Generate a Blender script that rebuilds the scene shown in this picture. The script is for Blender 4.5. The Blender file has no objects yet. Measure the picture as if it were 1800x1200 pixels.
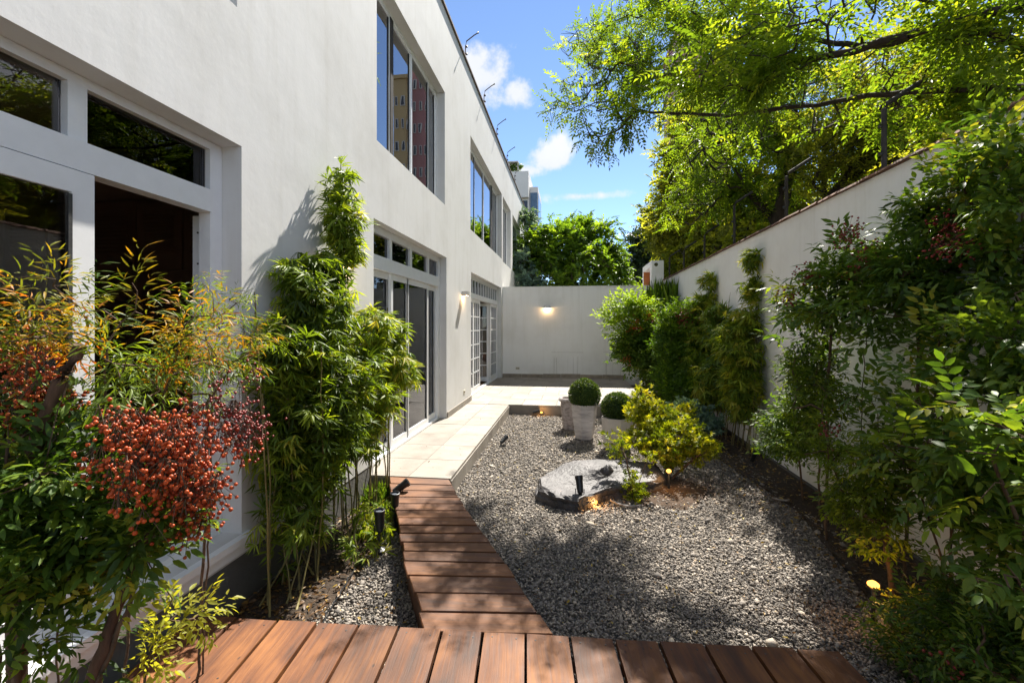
import bpy, math, random
import numpy as np
from mathutils import Vector, Matrix, Euler

# ------------------------------------------------------------------ camera, world, sun, exposure
SC = bpy.context.scene
COL = SC.collection
YAW = math.atan(105 / 800)
cam_data = bpy.data.cameras.new('camera')
cam_data.lens = 16.0
cam_data.sensor_width = 36.0
cam_data.shift_y = -28 / 1800
cam_data.clip_start = 0.02
cam_data.clip_end = 3000
cam = bpy.data.objects.new('camera', cam_data)
cam.location = (0, 0, 1.8)
cam.rotation_euler = (math.radians(90), 0, YAW)
COL.objects.link(cam)
SC.camera = cam

SUN = Vector((0.140, 0.60, 0.785)).normalized()
SUN_EL = math.asin(SUN.z)
SUN_AZ = math.atan2(SUN.x, SUN.y)
world = bpy.data.worlds.new('World')
SC.world = world
world.use_nodes = True
SKY_STRENGTH = 0.088
SUN_STRENGTH = 5.0
EXPOSURE = 1.5


def build_world():
    nt = world.node_tree
    nt.nodes.clear()
    N, L = nt.nodes.new, nt.links.new
    out = N('ShaderNodeOutputWorld')
    bg = N('ShaderNodeBackground')
    sky = N('ShaderNodeTexSky')
    sky.sky_type = 'NISHITA'
    sky.sun_disc = False
    sky.sun_elevation = SUN_EL
    sky.sun_rotation = SUN_AZ
    sky.air_density = 0.68
    sky.dust_density = 0.0
    sky.ozone_density = 2.4
    bg.inputs[1].default_value = SKY_STRENGTH
    tc = N('ShaderNodeTexCoord')
    nrm = N('ShaderNodeVectorMath'); nrm.operation = 'NORMALIZE'
    L(tc.outputs['Generated'], nrm.inputs[0])
    # detail noise on the direction sphere
    n1 = N('ShaderNodeTexNoise'); n1.inputs['Scale'].default_value = 7.0
    n1.inputs['Detail'].default_value = 9; n1.inputs['Roughness'].default_value = 0.62
    L(nrm.outputs[0], n1.inputs['Vector'])
    n2 = N('ShaderNodeTexNoise'); n2.inputs['Scale'].default_value = 2.2
    n2.inputs['Detail'].default_value = 7; n2.inputs['Roughness'].default_value = 0.58
    mp = N('ShaderNodeMapping'); mp.inputs['Scale'].default_value = (1, 1, 2.2)
    mp.inputs['Location'].default_value = (3.1, 0.4, 0.7)
    L(nrm.outputs[0], mp.inputs['Vector']); L(mp.outputs[0], n2.inputs['Vector'])

    def math_(op, a, b=None, clamp=False):
        m = N('ShaderNodeMath'); m.operation = op; m.use_clamp = clamp
        for i, v in enumerate((a, b)):
            if v is None: continue
            if isinstance(v, (int, float)): m.inputs[i].default_value = v
            else: L(v, m.inputs[i])
        return m.outputs[0]

    def blob(d, rx, rz):
        """soft elliptical cloud mass around a fixed world direction"""
        d = Vector(d).normalized()
        r = d.cross(Vector((0, 0, 1))).normalized()
        u = r.cross(d).normalized()
        def dot(v):
            m = N('ShaderNodeVectorMath'); m.operation = 'DOT_PRODUCT'
            L(nrm.outputs[0], m.inputs[0]); m.inputs[1].default_value = tuple(v)
            return m.outputs['Value']
        a = math_('MULTIPLY', dot(r), 1 / rx); b = math_('MULTIPLY', dot(u), 1 / rz)
        q = math_('ADD', math_('MULTIPLY', a, a), math_('MULTIPLY', b, b))
        q = math_('POWER', q, 0.5)
        front = math_('GREATER_THAN', dot(d), 0.0)
        v = math_('SUBTRACT', 1.0, q)
        v = math_('MAXIMUM', v, -1.5)
        v = math_('MULTIPLY', math_('ADD', v, 1.5), front)
        return math_('SUBTRACT', v, 1.5)
    def pix_dir(x, y):
        u = (x - 900) / 800
        s, c = math.sin(YAW), math.cos(YAW)
        return (c * u - s, c + s * u, (572 - y) / 800)
    blobs = [blob(pix_dir(858, 140), .075, .075), blob(pix_dir(905, 165), .045, .040),
             blob(pix_dir(965, 283), .070, .040), blob(pix_dir(920, 300), .075, .022),
             blob(pix_dir(1020, 345), .10, .016), blob(pix_dir(832, 110), .06, .05), blob(pix_dir(985, 280), .048, .034)]
    m = blobs[0]
    for b in blobs[1:]:
        m = math_('MAXIMUM', m, b)
    wob = math_('MULTIPLY', math_('SUBTRACT', n1.outputs['Fac'], 0.5), 3.6)
    cm = math_('ADD', m, wob)
    mr = N('ShaderNodeMapRange'); mr.interpolation_type = 'SMOOTHSTEP'
    mr.inputs['From Min'].default_value = 0.0; mr.inputs['From Max'].default_value = 0.62
    L(cm, mr.inputs['Value'])
    # cumulus added out of view, cover thickened to brighten the shaded walls
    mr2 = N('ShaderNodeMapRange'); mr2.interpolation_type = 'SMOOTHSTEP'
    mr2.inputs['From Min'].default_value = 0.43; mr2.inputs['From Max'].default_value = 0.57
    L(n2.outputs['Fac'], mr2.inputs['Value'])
    clear = N('ShaderNodeMapRange'); clear.interpolation_type = 'SMOOTHSTEP'  # holds the added cloud cover back from the visible sky
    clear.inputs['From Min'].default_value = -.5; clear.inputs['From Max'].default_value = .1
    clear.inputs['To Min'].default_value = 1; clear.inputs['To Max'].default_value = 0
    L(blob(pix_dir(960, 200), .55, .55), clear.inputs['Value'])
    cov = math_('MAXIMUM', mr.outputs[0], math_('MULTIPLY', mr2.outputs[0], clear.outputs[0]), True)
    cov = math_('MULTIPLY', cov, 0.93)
    # cloud shade: whiter on dense parts
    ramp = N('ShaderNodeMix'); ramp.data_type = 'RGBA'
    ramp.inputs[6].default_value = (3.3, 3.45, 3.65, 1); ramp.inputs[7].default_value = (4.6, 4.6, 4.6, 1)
    L(n1.outputs['Fac'], ramp.inputs[0])
    mix = N('ShaderNodeMix'); mix.data_type = 'RGBA'
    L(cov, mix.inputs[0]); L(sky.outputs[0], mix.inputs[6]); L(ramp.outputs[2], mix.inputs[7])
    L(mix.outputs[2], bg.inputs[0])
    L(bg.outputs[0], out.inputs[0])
build_world()

sun_data = bpy.data.lights.new('sun', 'SUN')
sun_data.energy = SUN_STRENGTH
sun_data.angle = math.radians(0.5)
sun_data.color = (1.0, 0.94, 0.84)
sun = bpy.data.objects.new('sun', sun_data)
sun.rotation_euler = SUN.to_track_quat('Z', 'Y').to_euler()
sun.location = (0, 0, 30)
COL.objects.link(sun)

vs = SC.view_settings
vs.view_transform = 'Standard'
vs.look = 'None'
vs.gamma = 1
vs.exposure = EXPOSURE
vs.use_curve_mapping = False
SC.cycles.max_bounces = 10
SC.cycles.transparent_max_bounces = 24
SC.cycles.transmission_bounces = 6
SC.cycles.diffuse_bounces = 5
SC.cycles.caustics_reflective = False
SC.cycles.caustics_refractive = False
SC.cycles.sample_clamp_indirect = 6

rng = np.random.default_rng(11)
random.seed(5)

# ------------------------------------------------------------------ materials
def new_mat(name):
    m = bpy.data.materials.new(name); m.use_nodes = True
    nt = m.node_tree; nt.nodes.clear()
    out = nt.nodes.new('ShaderNodeOutputMaterial')
    return m, nt, out

def ramp_node(nt, stops):
    r = nt.nodes.new('ShaderNodeValToRGB')
    el = r.color_ramp.elements
    while len(el) < len(stops): el.new(0.5)
    for e, (p, c) in zip(el, stops):
        e.position = p; e.color = (c[0], c[1], c[2], 1)
    return r

def surface(name, stops, scale=6, detail=8, rough=0.7, bump=0.15, bscale=60, stretch=(1, 1, 1), spec=0.5,
            stain=None, rnd=0.0, bdist=0.01, metal=0.0):
    """principled material: noise colour ramp, fine relief, optional stain tone, optional change from object to object"""
    m, nt, out = new_mat(name)
    N, L = nt.nodes.new, nt.links.new
    p = N('ShaderNodeBsdfPrincipled'); L(p.outputs[0], out.inputs[0])
    p.inputs['Roughness'].default_value = rough
    p.inputs['Specular IOR Level'].default_value = spec
    p.inputs['Metallic'].default_value = metal
    tc = N('ShaderNodeTexCoord'); oi = N('ShaderNodeObjectInfo')
    add = N('ShaderNodeVectorMath'); add.operation = 'ADD'
    sc = N('ShaderNodeMath'); sc.operation = 'MULTIPLY'; sc.inputs[1].default_value = 37.0 if rnd else 0.0
    L(oi.outputs['Random'], sc.inputs[0])
    L(tc.outputs['Object'], add.inputs[0]); L(sc.outputs[0], add.inputs[1])
    mp = N('ShaderNodeMapping'); mp.inputs['Scale'].default_value = stretch
    L(add.outputs[0], mp.inputs['Vector'])
    n = N('ShaderNodeTexNoise'); n.inputs['Scale'].default_value = scale; n.inputs['Detail'].default_value = detail
    n.inputs['Roughness'].default_value = 0.6
    L(mp.outputs[0], n.inputs['Vector'])
    r = ramp_node(nt, stops); L(n.outputs['Fac'], r.inputs[0])
    colour = r.outputs[0]
    if stain:
        scol, sscale, lo, hi, amt = stain
        n3 = N('ShaderNodeTexNoise'); n3.inputs['Scale'].default_value = sscale; n3.inputs['Detail'].default_value = 6
        n3.inputs['Roughness'].default_value = 0.65
        L(add.outputs[0], n3.inputs['Vector'])
        mr = N('ShaderNodeMapRange'); mr.inputs['From Min'].default_value = lo; mr.inputs['From Max'].default_value = hi
        mr.inputs['To Max'].default_value = amt
        L(n3.outputs['Fac'], mr.inputs['Value'])
        mx = N('ShaderNodeMix'); mx.data_type = 'RGBA'; mx.inputs[7].default_value = (*scol, 1)
        L(mr.outputs[0], mx.inputs[0]); L(colour, mx.inputs[6]); colour = mx.outputs[2]
    if rnd:
        hs = N('ShaderNodeHueSaturation')
        mr = N('ShaderNodeMapRange'); mr.inputs['To Min'].default_value = 1 - rnd; mr.inputs['To Max'].default_value = 1 + rnd
        L(oi.outputs['Random'], mr.inputs['Value']); L(mr.outputs[0], hs.inputs['Value']); L(colour, hs.inputs['Color'])
        colour = hs.outputs[0]
    L(colour, p.inputs['Base Color'])
    n2 = N('ShaderNodeTexNoise'); n2.inputs['Scale'].default_value = bscale; n2.inputs['Detail'].default_value = 5
    L(mp.outputs[0], n2.inputs['Vector'])
    b = N('ShaderNodeBump'); b.inputs['Strength'].default_value = bump; b.inputs['Distance'].default_value = bdist
    L(n2.outputs['Fac'], b.inputs['Height']); L(b.outputs[0], p.inputs['Normal'])
    return m

def leaf_mat(name, stops, transl=0.45, rough=0.48, tcol=1.9, spec=0.3):
    m, nt, out = new_mat(name)
    N, L = nt.nodes.new, nt.links.new
    at = N('ShaderNodeAttribute'); at.attribute_name = 'tint'
    oi = N('ShaderNodeObjectInfo')
    r = ramp_node(nt, stops)
    tc = N('ShaderNodeTexCoord')
    n = N('ShaderNodeTexNoise'); n.inputs['Scale'].default_value = 2.3; L(tc.outputs['Object'], n.inputs['Vector'])
    a = N('ShaderNodeMath'); a.operation = 'MULTIPLY_ADD'; a.inputs[1].default_value = 0.5; 
    L(n.outputs['Fac'], a.inputs[0]); L(at.outputs['Fac'], a.inputs[2])
    nf = N('ShaderNodeTexNoise'); nf.inputs['Scale'].default_value = 7.0; nf.inputs['Detail'].default_value = 8; nf.inputs['Roughness'].default_value = .75
    L(tc.outputs['Object'], nf.inputs['Vector'])
    af = N('ShaderNodeMath'); af.operation = 'MULTIPLY_ADD'; af.inputs[1].default_value = .5; L(nf.outputs['Fac'], af.inputs[0]); L(a.outputs[0], af.inputs[2])
    b = N('ShaderNodeMath'); b.operation = 'SUBTRACT'; b.inputs[1].default_value = 0.50; L(af.outputs[0], b.inputs[0])
    L(b.outputs[0], r.inputs[0])
    p = N('ShaderNodeBsdfPrincipled'); p.inputs['Roughness'].default_value = rough
    p.inputs['Specular IOR Level'].default_value = spec
    L(r.outputs[0], p.inputs['Base Color'])
    t = N('ShaderNodeBsdfTranslucent')
    vm = N('ShaderNodeMix'); vm.data_type = 'RGBA'; vm.blend_type = 'MULTIPLY'; vm.inputs[0].default_value = 1
    vm.inputs[7].default_value = (tcol * 1.12, tcol, tcol * 0.32, 1)
    L(r.outputs[0], vm.inputs[6]); L(vm.outputs[2], t.inputs['Color'])
    mx = N('ShaderNodeMixShader'); mx.inputs[0].default_value = transl
    L(p.outputs[0], mx.inputs[1]); L(t.outputs[0], mx.inputs[2]); L(mx.outputs[0], out.inputs[0])
    return m

def glass_mat(name, ior=1.55, tint=(.82, .84, .84), wave=0.02, coat=0.0, wscale=1.3):
    m, nt, out = new_mat(name)
    N, L = nt.nodes.new, nt.links.new
    tr = N('ShaderNodeBsdfTransparent'); tr.inputs[0].default_value = (*tint, 1)
    gl = N('ShaderNodeBsdfGlossy'); gl.inputs['Roughness'].default_value = 0.0; gl.inputs[0].default_value = (.93, .95, 1, 1)
    fr = N('ShaderNodeFresnel'); fr.inputs[0].default_value = ior
    ad = N('ShaderNodeMath'); ad.operation = 'ADD'; ad.inputs[1].default_value = coat; ad.use_clamp = True
    L(fr.outputs[0], ad.inputs[0])
    tc = N('ShaderNodeTexCoord')
    n = N('ShaderNodeTexNoise'); n.inputs['Scale'].default_value = wscale; n.inputs['Detail'].default_value = 2
    L(tc.outputs['Object'], n.inputs['Vector'])
    b = N('ShaderNodeBump'); b.inputs['Strength'].default_value = 1.0; b.inputs['Distance'].default_value = wave
    L(n.outputs['Fac'], b.inputs['Height']); L(b.outputs[0], gl.inputs['Normal'])
    mx = N('ShaderNodeMixShader'); L(ad.outputs[0], mx.inputs[0])
    L(tr.outputs[0], mx.inputs[1]); L(gl.outputs[0], mx.inputs[2]); L(mx.outputs[0], out.inputs[0])
    return m

def emit_mat(name, colr, strength):
    m, nt, out = new_mat(name)
    e = nt.nodes.new('ShaderNodeEmission'); e.inputs[0].default_value = (*colr, 1); e.inputs[1].default_value = strength
    nt.links.new(e.outputs[0], out.inputs[0])
    return m

def wood_mat(name, dark, mid, light, rough=0.42, rnd=0.22):
    m, nt, out = new_mat(name)
    N, L = nt.nodes.new, nt.links.new
    p = N('ShaderNodeBsdfPrincipled'); L(p.outputs[0], out.inputs[0])
    p.inputs['Roughness'].default_value = rough
    tc = N('ShaderNodeTexCoord'); oi = N('ShaderNodeObjectInfo')
    sc = N('ShaderNodeMath'); sc.operation = 'MULTIPLY'; sc.inputs[1].default_value = 53.0
    L(oi.outputs['Random'], sc.inputs[0])
    add = N('ShaderNodeVectorMath'); L(tc.outputs['Object'], add.inputs[0]); L(sc.outputs[0], add.inputs[1])
    # warp the grain so that it runs in long cathedral curves
    nw = N('ShaderNodeTexNoise'); nw.inputs['Scale'].default_value = 1.6; nw.inputs['Detail'].default_value = 2
    mw = N('ShaderNodeMapping'); mw.inputs['Scale'].default_value = (2.5, .7, 1); L(add.outputs[0], mw.inputs[0]); L(mw.outputs[0], nw.inputs['Vector'])
    ws = N('ShaderNodeVectorMath'); ws.operation = 'SCALE'; ws.inputs['Scale'].default_value = 0.10
    L(nw.outputs['Color'], ws.inputs[0])
    ad2 = N('ShaderNodeVectorMath'); L(add.outputs[0], ad2.inputs[0]); L(ws.outputs[0], ad2.inputs[1])
    mp = N('ShaderNodeMapping'); mp.inputs['Scale'].default_value = (38, 1.6, 12); L(ad2.outputs[0], mp.inputs['Vector'])
    g = N('ShaderNodeTexNoise'); g.inputs['Scale'].default_value = 1.3; g.inputs['Detail'].default_value = 7; g.inputs['Roughness'].default_value = .65
    L(mp.outputs[0], g.inputs['Vector'])
    big = N('ShaderNodeTexNoise'); big.inputs['Scale'].default_value = 4.0; big.inputs['Detail'].default_value = 5
    mb = N('ShaderNodeMapping'); mb.inputs['Scale'].default_value = (1.8, .8, 1); L(add.outputs[0], mb.inputs[0]); L(mb.outputs[0], big.inputs['Vector'])
    sm = N('ShaderNodeMath'); sm.operation = 'MULTIPLY_ADD'; sm.inputs[1].default_value = .55
    L(big.outputs['Fac'], sm.inputs[0])
    s2 = N('ShaderNodeMath'); s2.operation = 'MULTIPLY'; s2.inputs[1].default_value = .45; L(g.outputs['Fac'], s2.inputs[0]); L(s2.outputs[0], sm.inputs[2])
    r = ramp_node(nt, [(.34, dark), (.49, mid), (.64, light)]); L(sm.outputs[0], r.inputs[0])
    # small knots and nail marks
    vo = N('ShaderNodeTexVoronoi'); vo.inputs['Scale'].default_value = 5.5
    mv = N('ShaderNodeMapping'); mv.inputs['Scale'].default_value = (1.6, .8, 0.01); L(add.outputs[0], mv.inputs[0]); L(mv.outputs[0], vo.inputs['Vector'])
    kr = N('ShaderNodeMapRange'); kr.inputs['From Min'].default_value = .03; kr.inputs['From Max'].default_value = .07
    kr.inputs['To Min'].default_value = .75; kr.inputs['To Max'].default_value = 0; L(vo.outputs['Distance'], kr.inputs['Value'])
    km = N('ShaderNodeMix'); km.data_type = 'RGBA'; km.inputs[7].default_value = (*[c * .35 for c in dark], 1)
    L(kr.outputs[0], km.inputs[0]); L(r.outputs[0], km.inputs[6])
    hs = N('ShaderNodeHueSaturation'); mr = N('ShaderNodeMapRange')
    mr.inputs['To Min'].default_value = 1 - rnd; mr.inputs['To Max'].default_value = 1 + rnd
    L(oi.outputs['Random'], mr.inputs['Value']); L(mr.outputs[0], hs.inputs['Value']); L(km.outputs[2], hs.inputs['Color'])
    L(hs.outputs[0], p.inputs['Base Color'])
    rr = N('ShaderNodeMapRange'); rr.inputs['To Min'].default_value = rough - .1; rr.inputs['To Max'].default_value = rough + .25
    L(g.outputs['Fac'], rr.inputs['Value']); L(rr.outputs[0], p.inputs['Roughness'])
    b = N('ShaderNodeBump'); b.inputs['Strength'].default_value = .55; b.inputs['Distance'].default_value = .004
    L(g.outputs['Fac'], b.inputs['Height']); L(b.outputs[0], p.inputs['Normal'])
    return m

def wall_mat(name, base, warm, drips=False, rough=.85):
    """painted stucco: trowel relief, faint soiling, optional dark drip runs low on the wall"""
    m, nt, out = new_mat(name)
    N, L = nt.nodes.new, nt.links.new
    p = N('ShaderNodeBsdfPrincipled'); L(p.outputs[0], out.inputs[0]); p.inputs['Roughness'].default_value = rough
    p.inputs['Specular IOR Level'].default_value = .25
    tc = N('ShaderNodeTexCoord')
    n = N('ShaderNodeTexNoise'); n.inputs['Scale'].default_value = .9; n.inputs['Detail'].default_value = 9; n.inputs['Roughness'].default_value = .68
    L(tc.outputs['Object'], n.inputs['Vector'])
    r = ramp_node(nt, [(.30, warm), (.55, base), (.8, base)]); L(n.outputs['Fac'], r.inputs[0])
    colour = r.outputs[0]
    # vertical rain streaks, faint
    ms = N('ShaderNodeMapping'); ms.inputs['Scale'].default_value = (7, 7, .45); L(tc.outputs['Object'], ms.inputs[0])
    st = N('ShaderNodeTexNoise'); st.inputs['Scale'].default_value = 1.0; st.inputs['Detail'].default_value = 7; st.inputs['Roughness'].default_value = .7
    L(ms.outputs[0], st.inputs['Vector'])
    sr = N('ShaderNodeMapRange'); sr.inputs['From Min'].default_value = .50; sr.inputs['From Max'].default_value = .80; sr.inputs['To Max'].default_value = .38
    L(st.outputs['Fac'], sr.inputs['Value'])
    mx = N('ShaderNodeMix'); mx.data_type = 'RGBA'; mx.inputs[7].default_value = (base[0] * .72, base[1] * .70, base[2] * .64, 1)
    L(sr.outputs[0], mx.inputs[0]); L(colour, mx.inputs[6]); colour = mx.outputs[2]
    if drips:
        sep = N('ShaderNodeSeparateXYZ'); L(tc.outputs['Object'], sep.inputs[0])
        def M(op, a, b=None, c=None):
            q = N('ShaderNodeMath'); q.operation = op; q.use_clamp = False
            for i, v in enumerate((a, b, c)):
                if v is None: continue
                if isinstance(v, (int, float)): q.inputs[i].default_value = v
                else: L(v, q.inputs[i])
            return q.outputs[0]
        md = N('ShaderNodeMapping'); md.inputs['Scale'].default_value = (14, 1, .22); L(tc.outputs['Object'], md.inputs[0])
        dn = N('ShaderNodeTexNoise'); dn.inputs['Scale'].default_value = 1; dn.inputs['Detail'].default_value = 4; L(md.outputs[0], dn.inputs['Vector'])
        thin = N('ShaderNodeMapRange'); thin.inputs['From Min'].default_value = .56; thin.inputs['From Max'].default_value = .66; L(dn.outputs['Fac'], thin.inputs['Value'])
        zz, xx = sep.outputs['Z'], sep.outputs['X']
        lines = None
        for x0, x1, zt in ((-.62, .35, .98), (.95, 1.55, 1.0)):
            inx = M('MULTIPLY', M('GREATER_THAN', xx, x0), M('LESS_THAN', xx, x1))
            below = M('MULTIPLY', M('LESS_THAN', M('MULTIPLY_ADD', dn.outputs['Fac'], .9, zz), zt + .42), M('GREATER_THAN', zz, .28))
            run = M('MULTIPLY', M('MULTIPLY', inx, below), M('MULTIPLY', thin.outputs[0], .26))
            line = M('MULTIPLY', inx, M('LESS_THAN', M('ABSOLUTE', M('SUBTRACT', zz, zt)), .011))
            t = M('MAXIMUM', run, M('MULTIPLY', M('MULTIPLY', line, .35), st.outputs['Fac']))
            lines = t if lines is None else M('MAXIMUM', lines, t)
        mx2 = N('ShaderNodeMix'); mx2.data_type = 'RGBA'; mx2.inputs[7].default_value = (.24, .22, .16, 1)
        L(lines, mx2.inputs[0]); L(colour, mx2.inputs[6]); colour = mx2.outputs[2]
    L(colour, p.inputs['Base Color'])
    a = N('ShaderNodeTexNoise'); a.inputs['Scale'].default_value = 5.5; a.inputs['Detail'].default_value = 10; a.inputs['Roughness'].default_value = .62
    L(tc.outputs['Object'], a.inputs['Vector'])
    b1 = N('ShaderNodeBump'); b1.inputs['Strength'].default_value = .35; b1.inputs['Distance'].default_value = .006
    L(a.outputs['Fac'], b1.inputs['Height']); L(b1.outputs[0], p.inputs['Normal'])
    return m

M_ = {}
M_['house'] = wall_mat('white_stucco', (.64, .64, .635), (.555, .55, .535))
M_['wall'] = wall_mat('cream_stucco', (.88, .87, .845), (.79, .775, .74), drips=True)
M_['wall_r'] = wall_mat('garden_wall_stucco', (.88, .875, .865), (.78, .77, .75))
M_['frame'] = surface('white_frame_paint', [(.3, (.76, .77, .78)), (.7, (.82, .83, .84))], scale=9, rough=.35, bump=.04)
M_['darkgasket'] = surface('dark_gasket', [(.3, (.03, .03, .032)), (.7, (.05, .05, .05))], rough=.5)
M_['glass'] = glass_mat('window_glass_upper', ior=1.9, coat=.16, wave=.0008, tint=(.60, .58, .60))
M_['glass_door'] = glass_mat('window_glass_door', ior=1.5, wave=.002, tint=(.66, .64, .62))
M_['plinth'] = surface('grey_cement_plinth', [(.3, (.085, .08, .075)), (.7, (.14, .132, .122))], scale=3, rough=.9, bump=.3, bscale=30)
M_['stone'] = surface('beige_limestone', [(.25, (.17, .150, .126)), (.5, (.245, .218, .186)), (.8, (.30, .27, .232))], scale=2.2, rough=.7, bump=.25, bscale=45,
                      stain=((.13, .105, .08), 1.3, .50, .70, .65), rnd=.07)
M_['stone_dark'] = surface('weathered_limestone', [(.25, (.22, .18, .14)), (.6, (.34, .29, .23)), (.8, (.42, .36, .29))], scale=6, rough=.8, bump=.3, bscale=40, rnd=.12)
M_['deck'] = wood_mat('hardwood_deck', (.040, .011, .002), (.115, .036, .007), (.215, .080, .018), rough=.6)
M_['walk'] = wood_mat('hardwood_walkway', (.045, .014, .004), (.115, .040, .010), (.205, .082, .025), rnd=.18, rough=.6)
M_['fascia'] = wood_mat('hardwood_fascia', (.04, .018, .010), (.09, .038, .02), (.14, .06, .03), rough=.6)
M_['gravel_base'] = surface('gravel_bed', [(.3, (.05, .046, .042)), (.5, (.12, .11, .10)), (.75, (.21, .19, .17))], scale=60, detail=10, rough=.95, bump=1.0, bscale=55, bdist=.02)
M_['soil'] = surface('dark_soil', [(.3, (.018, .012, .008)), (.6, (.05, .033, .02)), (.8, (.09, .06, .04))], scale=25, detail=10, rough=1, bump=1, bscale=60, bdist=.02)
M_['soil_red'] = surface('brown_soil', [(.3, (.035, .022, .014)), (.6, (.075, .048, .030)), (.8, (.13, .09, .062))], scale=22, detail=10, rough=1, bump=1, bscale=60, bdist=.02)
M_['ground'] = surface('ground_earth', [(.3, (.05, .05, .03)), (.7, (.09, .08, .055))], scale=1.2, rough=1, bump=.4, bscale=8)
M_['terracotta'] = surface('terracotta_coping', [(.25, (.075, .042, .032)), (.55, (.19, .095, .065)), (.8, (.30, .16, .11))], scale=9, rough=.85, bump=.4, bscale=50, rnd=.25)
M_['metal'] = surface('grey_post_metal', [(.3, (.035, .033, .032)), (.7, (.065, .06, .058))], scale=14, rough=.85, spec=.2, bump=.1)
M_['rust'] = surface('rusty_post_metal', [(.3, (.07, .045, .035)), (.7, (.17, .12, .10))], scale=24, rough=.8, bump=.2)
M_['black'] = surface('black_lamp_metal', [(.3, (.010, .011, .013)), (.7, (.022, .024, .028))], scale=20, rough=.38, bump=.06)
M_['brushed'] = surface('brushed_sconce_metal', [(.3, (.42, .42, .41)), (.7, (.55, .55, .54))], scale=20, rough=.4, bump=.05, metal=.5)
M_['bulb'] = emit_mat('warm_bulb', (1.0, .40, .07), 1.5)
M_['bulb_soft'] = emit_mat('warm_bulb_soft', (1.0, .60, .22), 3)
M_['rock'] = surface('boulder_stone', [(.30, (.020, .018, .019)), (.5, (.052, .047, .049)), (.72, (.115, .106, .107))], scale=4.4, rough=.6, bump=.9, bscale=24, bdist=.02,
                     stain=((.04, .038, .04), 3.0, .55, .7, .6))
M_['pot_rough'] = surface('rough_stone_pot', [(.3, (.15, .125, .115)), (.5, (.34, .30, .29)), (.8, (.50, .46, .44))], scale=16, rough=.9, bump=1.0, bscale=34, bdist=.018, stretch=(1, 1, 1.6))
M_['pot_ridge'] = surface('ridged_stone_pot', [(.3, (.30, .275, .28)), (.55, (.54, .51, .50)), (.8, (.64, .61, .60))], scale=9, rough=.85, bump=1.0, bscale=30, bdist=.014, stretch=(.45, .45, 2.2))
M_['pot_smooth'] = surface('smooth_concrete_pot', [(.3, (.50, .465, .43)), (.7, (.60, .56, .52))], scale=5, rough=.8, bump=.15, bscale=60, stain=((.28, .25, .22), 4, .55, .75, .5))
M_['bark'] = surface('tree_bark', [(.3, (.018, .013, .010)), (.6, (.045, .033, .024)), (.8, (.08, .06, .045))], scale=14, rough=.95, bump=.8, bscale=40, stretch=(1, 1, .4))
M_['stem'] = surface('shrub_stem', [(.3, (.05, .03, .017)), (.7, (.13, .078, .045))], scale=18, rough=.85, bump=.5, bscale=60)
M_['trunk_brown'] = surface('brown_trunk', [(.3, (.04, .02, .012)), (.6, (.10, .052, .03)), (.8, (.17, .10, .06))], scale=30, rough=.9, bump=1.0, bscale=70, stretch=(1, 1, .3), bdist=.004)
M_['culm'] = surface('bamboo_culm', [(.3, (.10, .085, .022)), (.7, (.21, .17, .055))], scale=5, rough=.5, bump=.1)
M_['twig'] = surface('green_twig', [(.3, (.045, .05, .016)), (.7, (.10, .09, .035))], scale=9, rough=.7, bump=.2)
M_['berry'] = surface('red_berry', [(.28, (.16, .018, .008)), (.5, (.46, .065, .014)), (.78, (.66, .21, .045))], scale=32, rough=.42, bump=.05, rnd=.25, spec=.3)
M_['berry_dk'] = surface('dark_red_berry', [(.3, (.13, .012, .012)), (.7, (.30, .028, .02))], scale=32, rough=.4, bump=.05)
M_['outlet'] = surface('ivory_outlet_plastic', [(.3, (.55, .5, .38)), (.7, (.62, .57, .44))], rough=.4, bump=.02)
M_['plaster_in'] = surface('interior_plaster', [(.3, (.46, .40, .34)), (.7, (.52, .46, .40))], scale=2, rough=.9, bump=.05)
M_['cabinet'] = surface('dark_cabinet_paint', [(.3, (.24, .16, .11)), (.7, (.30, .20, .14))], scale=3, rough=.6, bump=.05)
M_['floor_in'] = wood_mat('interior_floor', (.15, .07, .035), (.26, .13, .065), (.36, .2, .11), rough=.35)
M_['curtain'] = surface('pale_curtain', [(.3, (.36, .30, .27)), (.7, (.46, .40, .36))], scale=3, rough=.95, bump=.3, bscale=20)
M_['leaf_dead'] = leaf_mat('dead_leaf', [(.1, (.055, .028, .012)), (.45, (.19, .10, .03)), (.9, (.40, .30, .06))], transl=.15)
M_['leaf_nand'] = leaf_mat('nandina_leaf', [(.05, (.022, .050, .008)), (.5, (.058, .120, .016)), (.85, (.14, .21, .025)), (1, (.27, .28, .04))], transl=.42)
M_['leaf_orange'] = leaf_mat('nandina_orange_leaf', [(.05, (.05, .10, .015)), (.4, (.16, .18, .02)), (.62, (.34, .20, .02)), (.95, (.42, .11, .02))], transl=.45, tcol=1.5)
M_['leaf_bamboo'] = leaf_mat('bamboo_leaf', [(.05, (.038, .070, .009)), (.5, (.115, .185, .016)), (.85, (.25, .31, .03)), (1, (.38, .36, .06))], transl=.46)
M_['leaf_dark'] = leaf_mat('dark_green_leaf', [(.05, (.028, .062, .012)), (.5, (.080, .150, .022)), (.85, (.165, .235, .030)), (1, (.30, .31, .04))], transl=.4, rough=.36)
M_['leaf_tree'] = leaf_mat('canopy_leaf', [(.05, (.045, .085, .009)), (.5, (.095, .160, .014)), (.85, (.17, .235, .020)), (1, (.25, .285, .025))], transl=.58, tcol=2.15)
M_['leaf_yellow'] = leaf_mat('yellow_green_leaf', [(.05, (.075, .10, .014)), (.5, (.17, .20, .026)), (.9, (.30, .31, .045))], transl=.55, tcol=2.0)
M_['leaf_bright'] = leaf_mat('bright_green_leaf', [(.05, (.035, .080, .010)), (.5, (.095, .180, .018)), (.9, (.19, .29, .025))], transl=.45, tcol=2.0)
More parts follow.
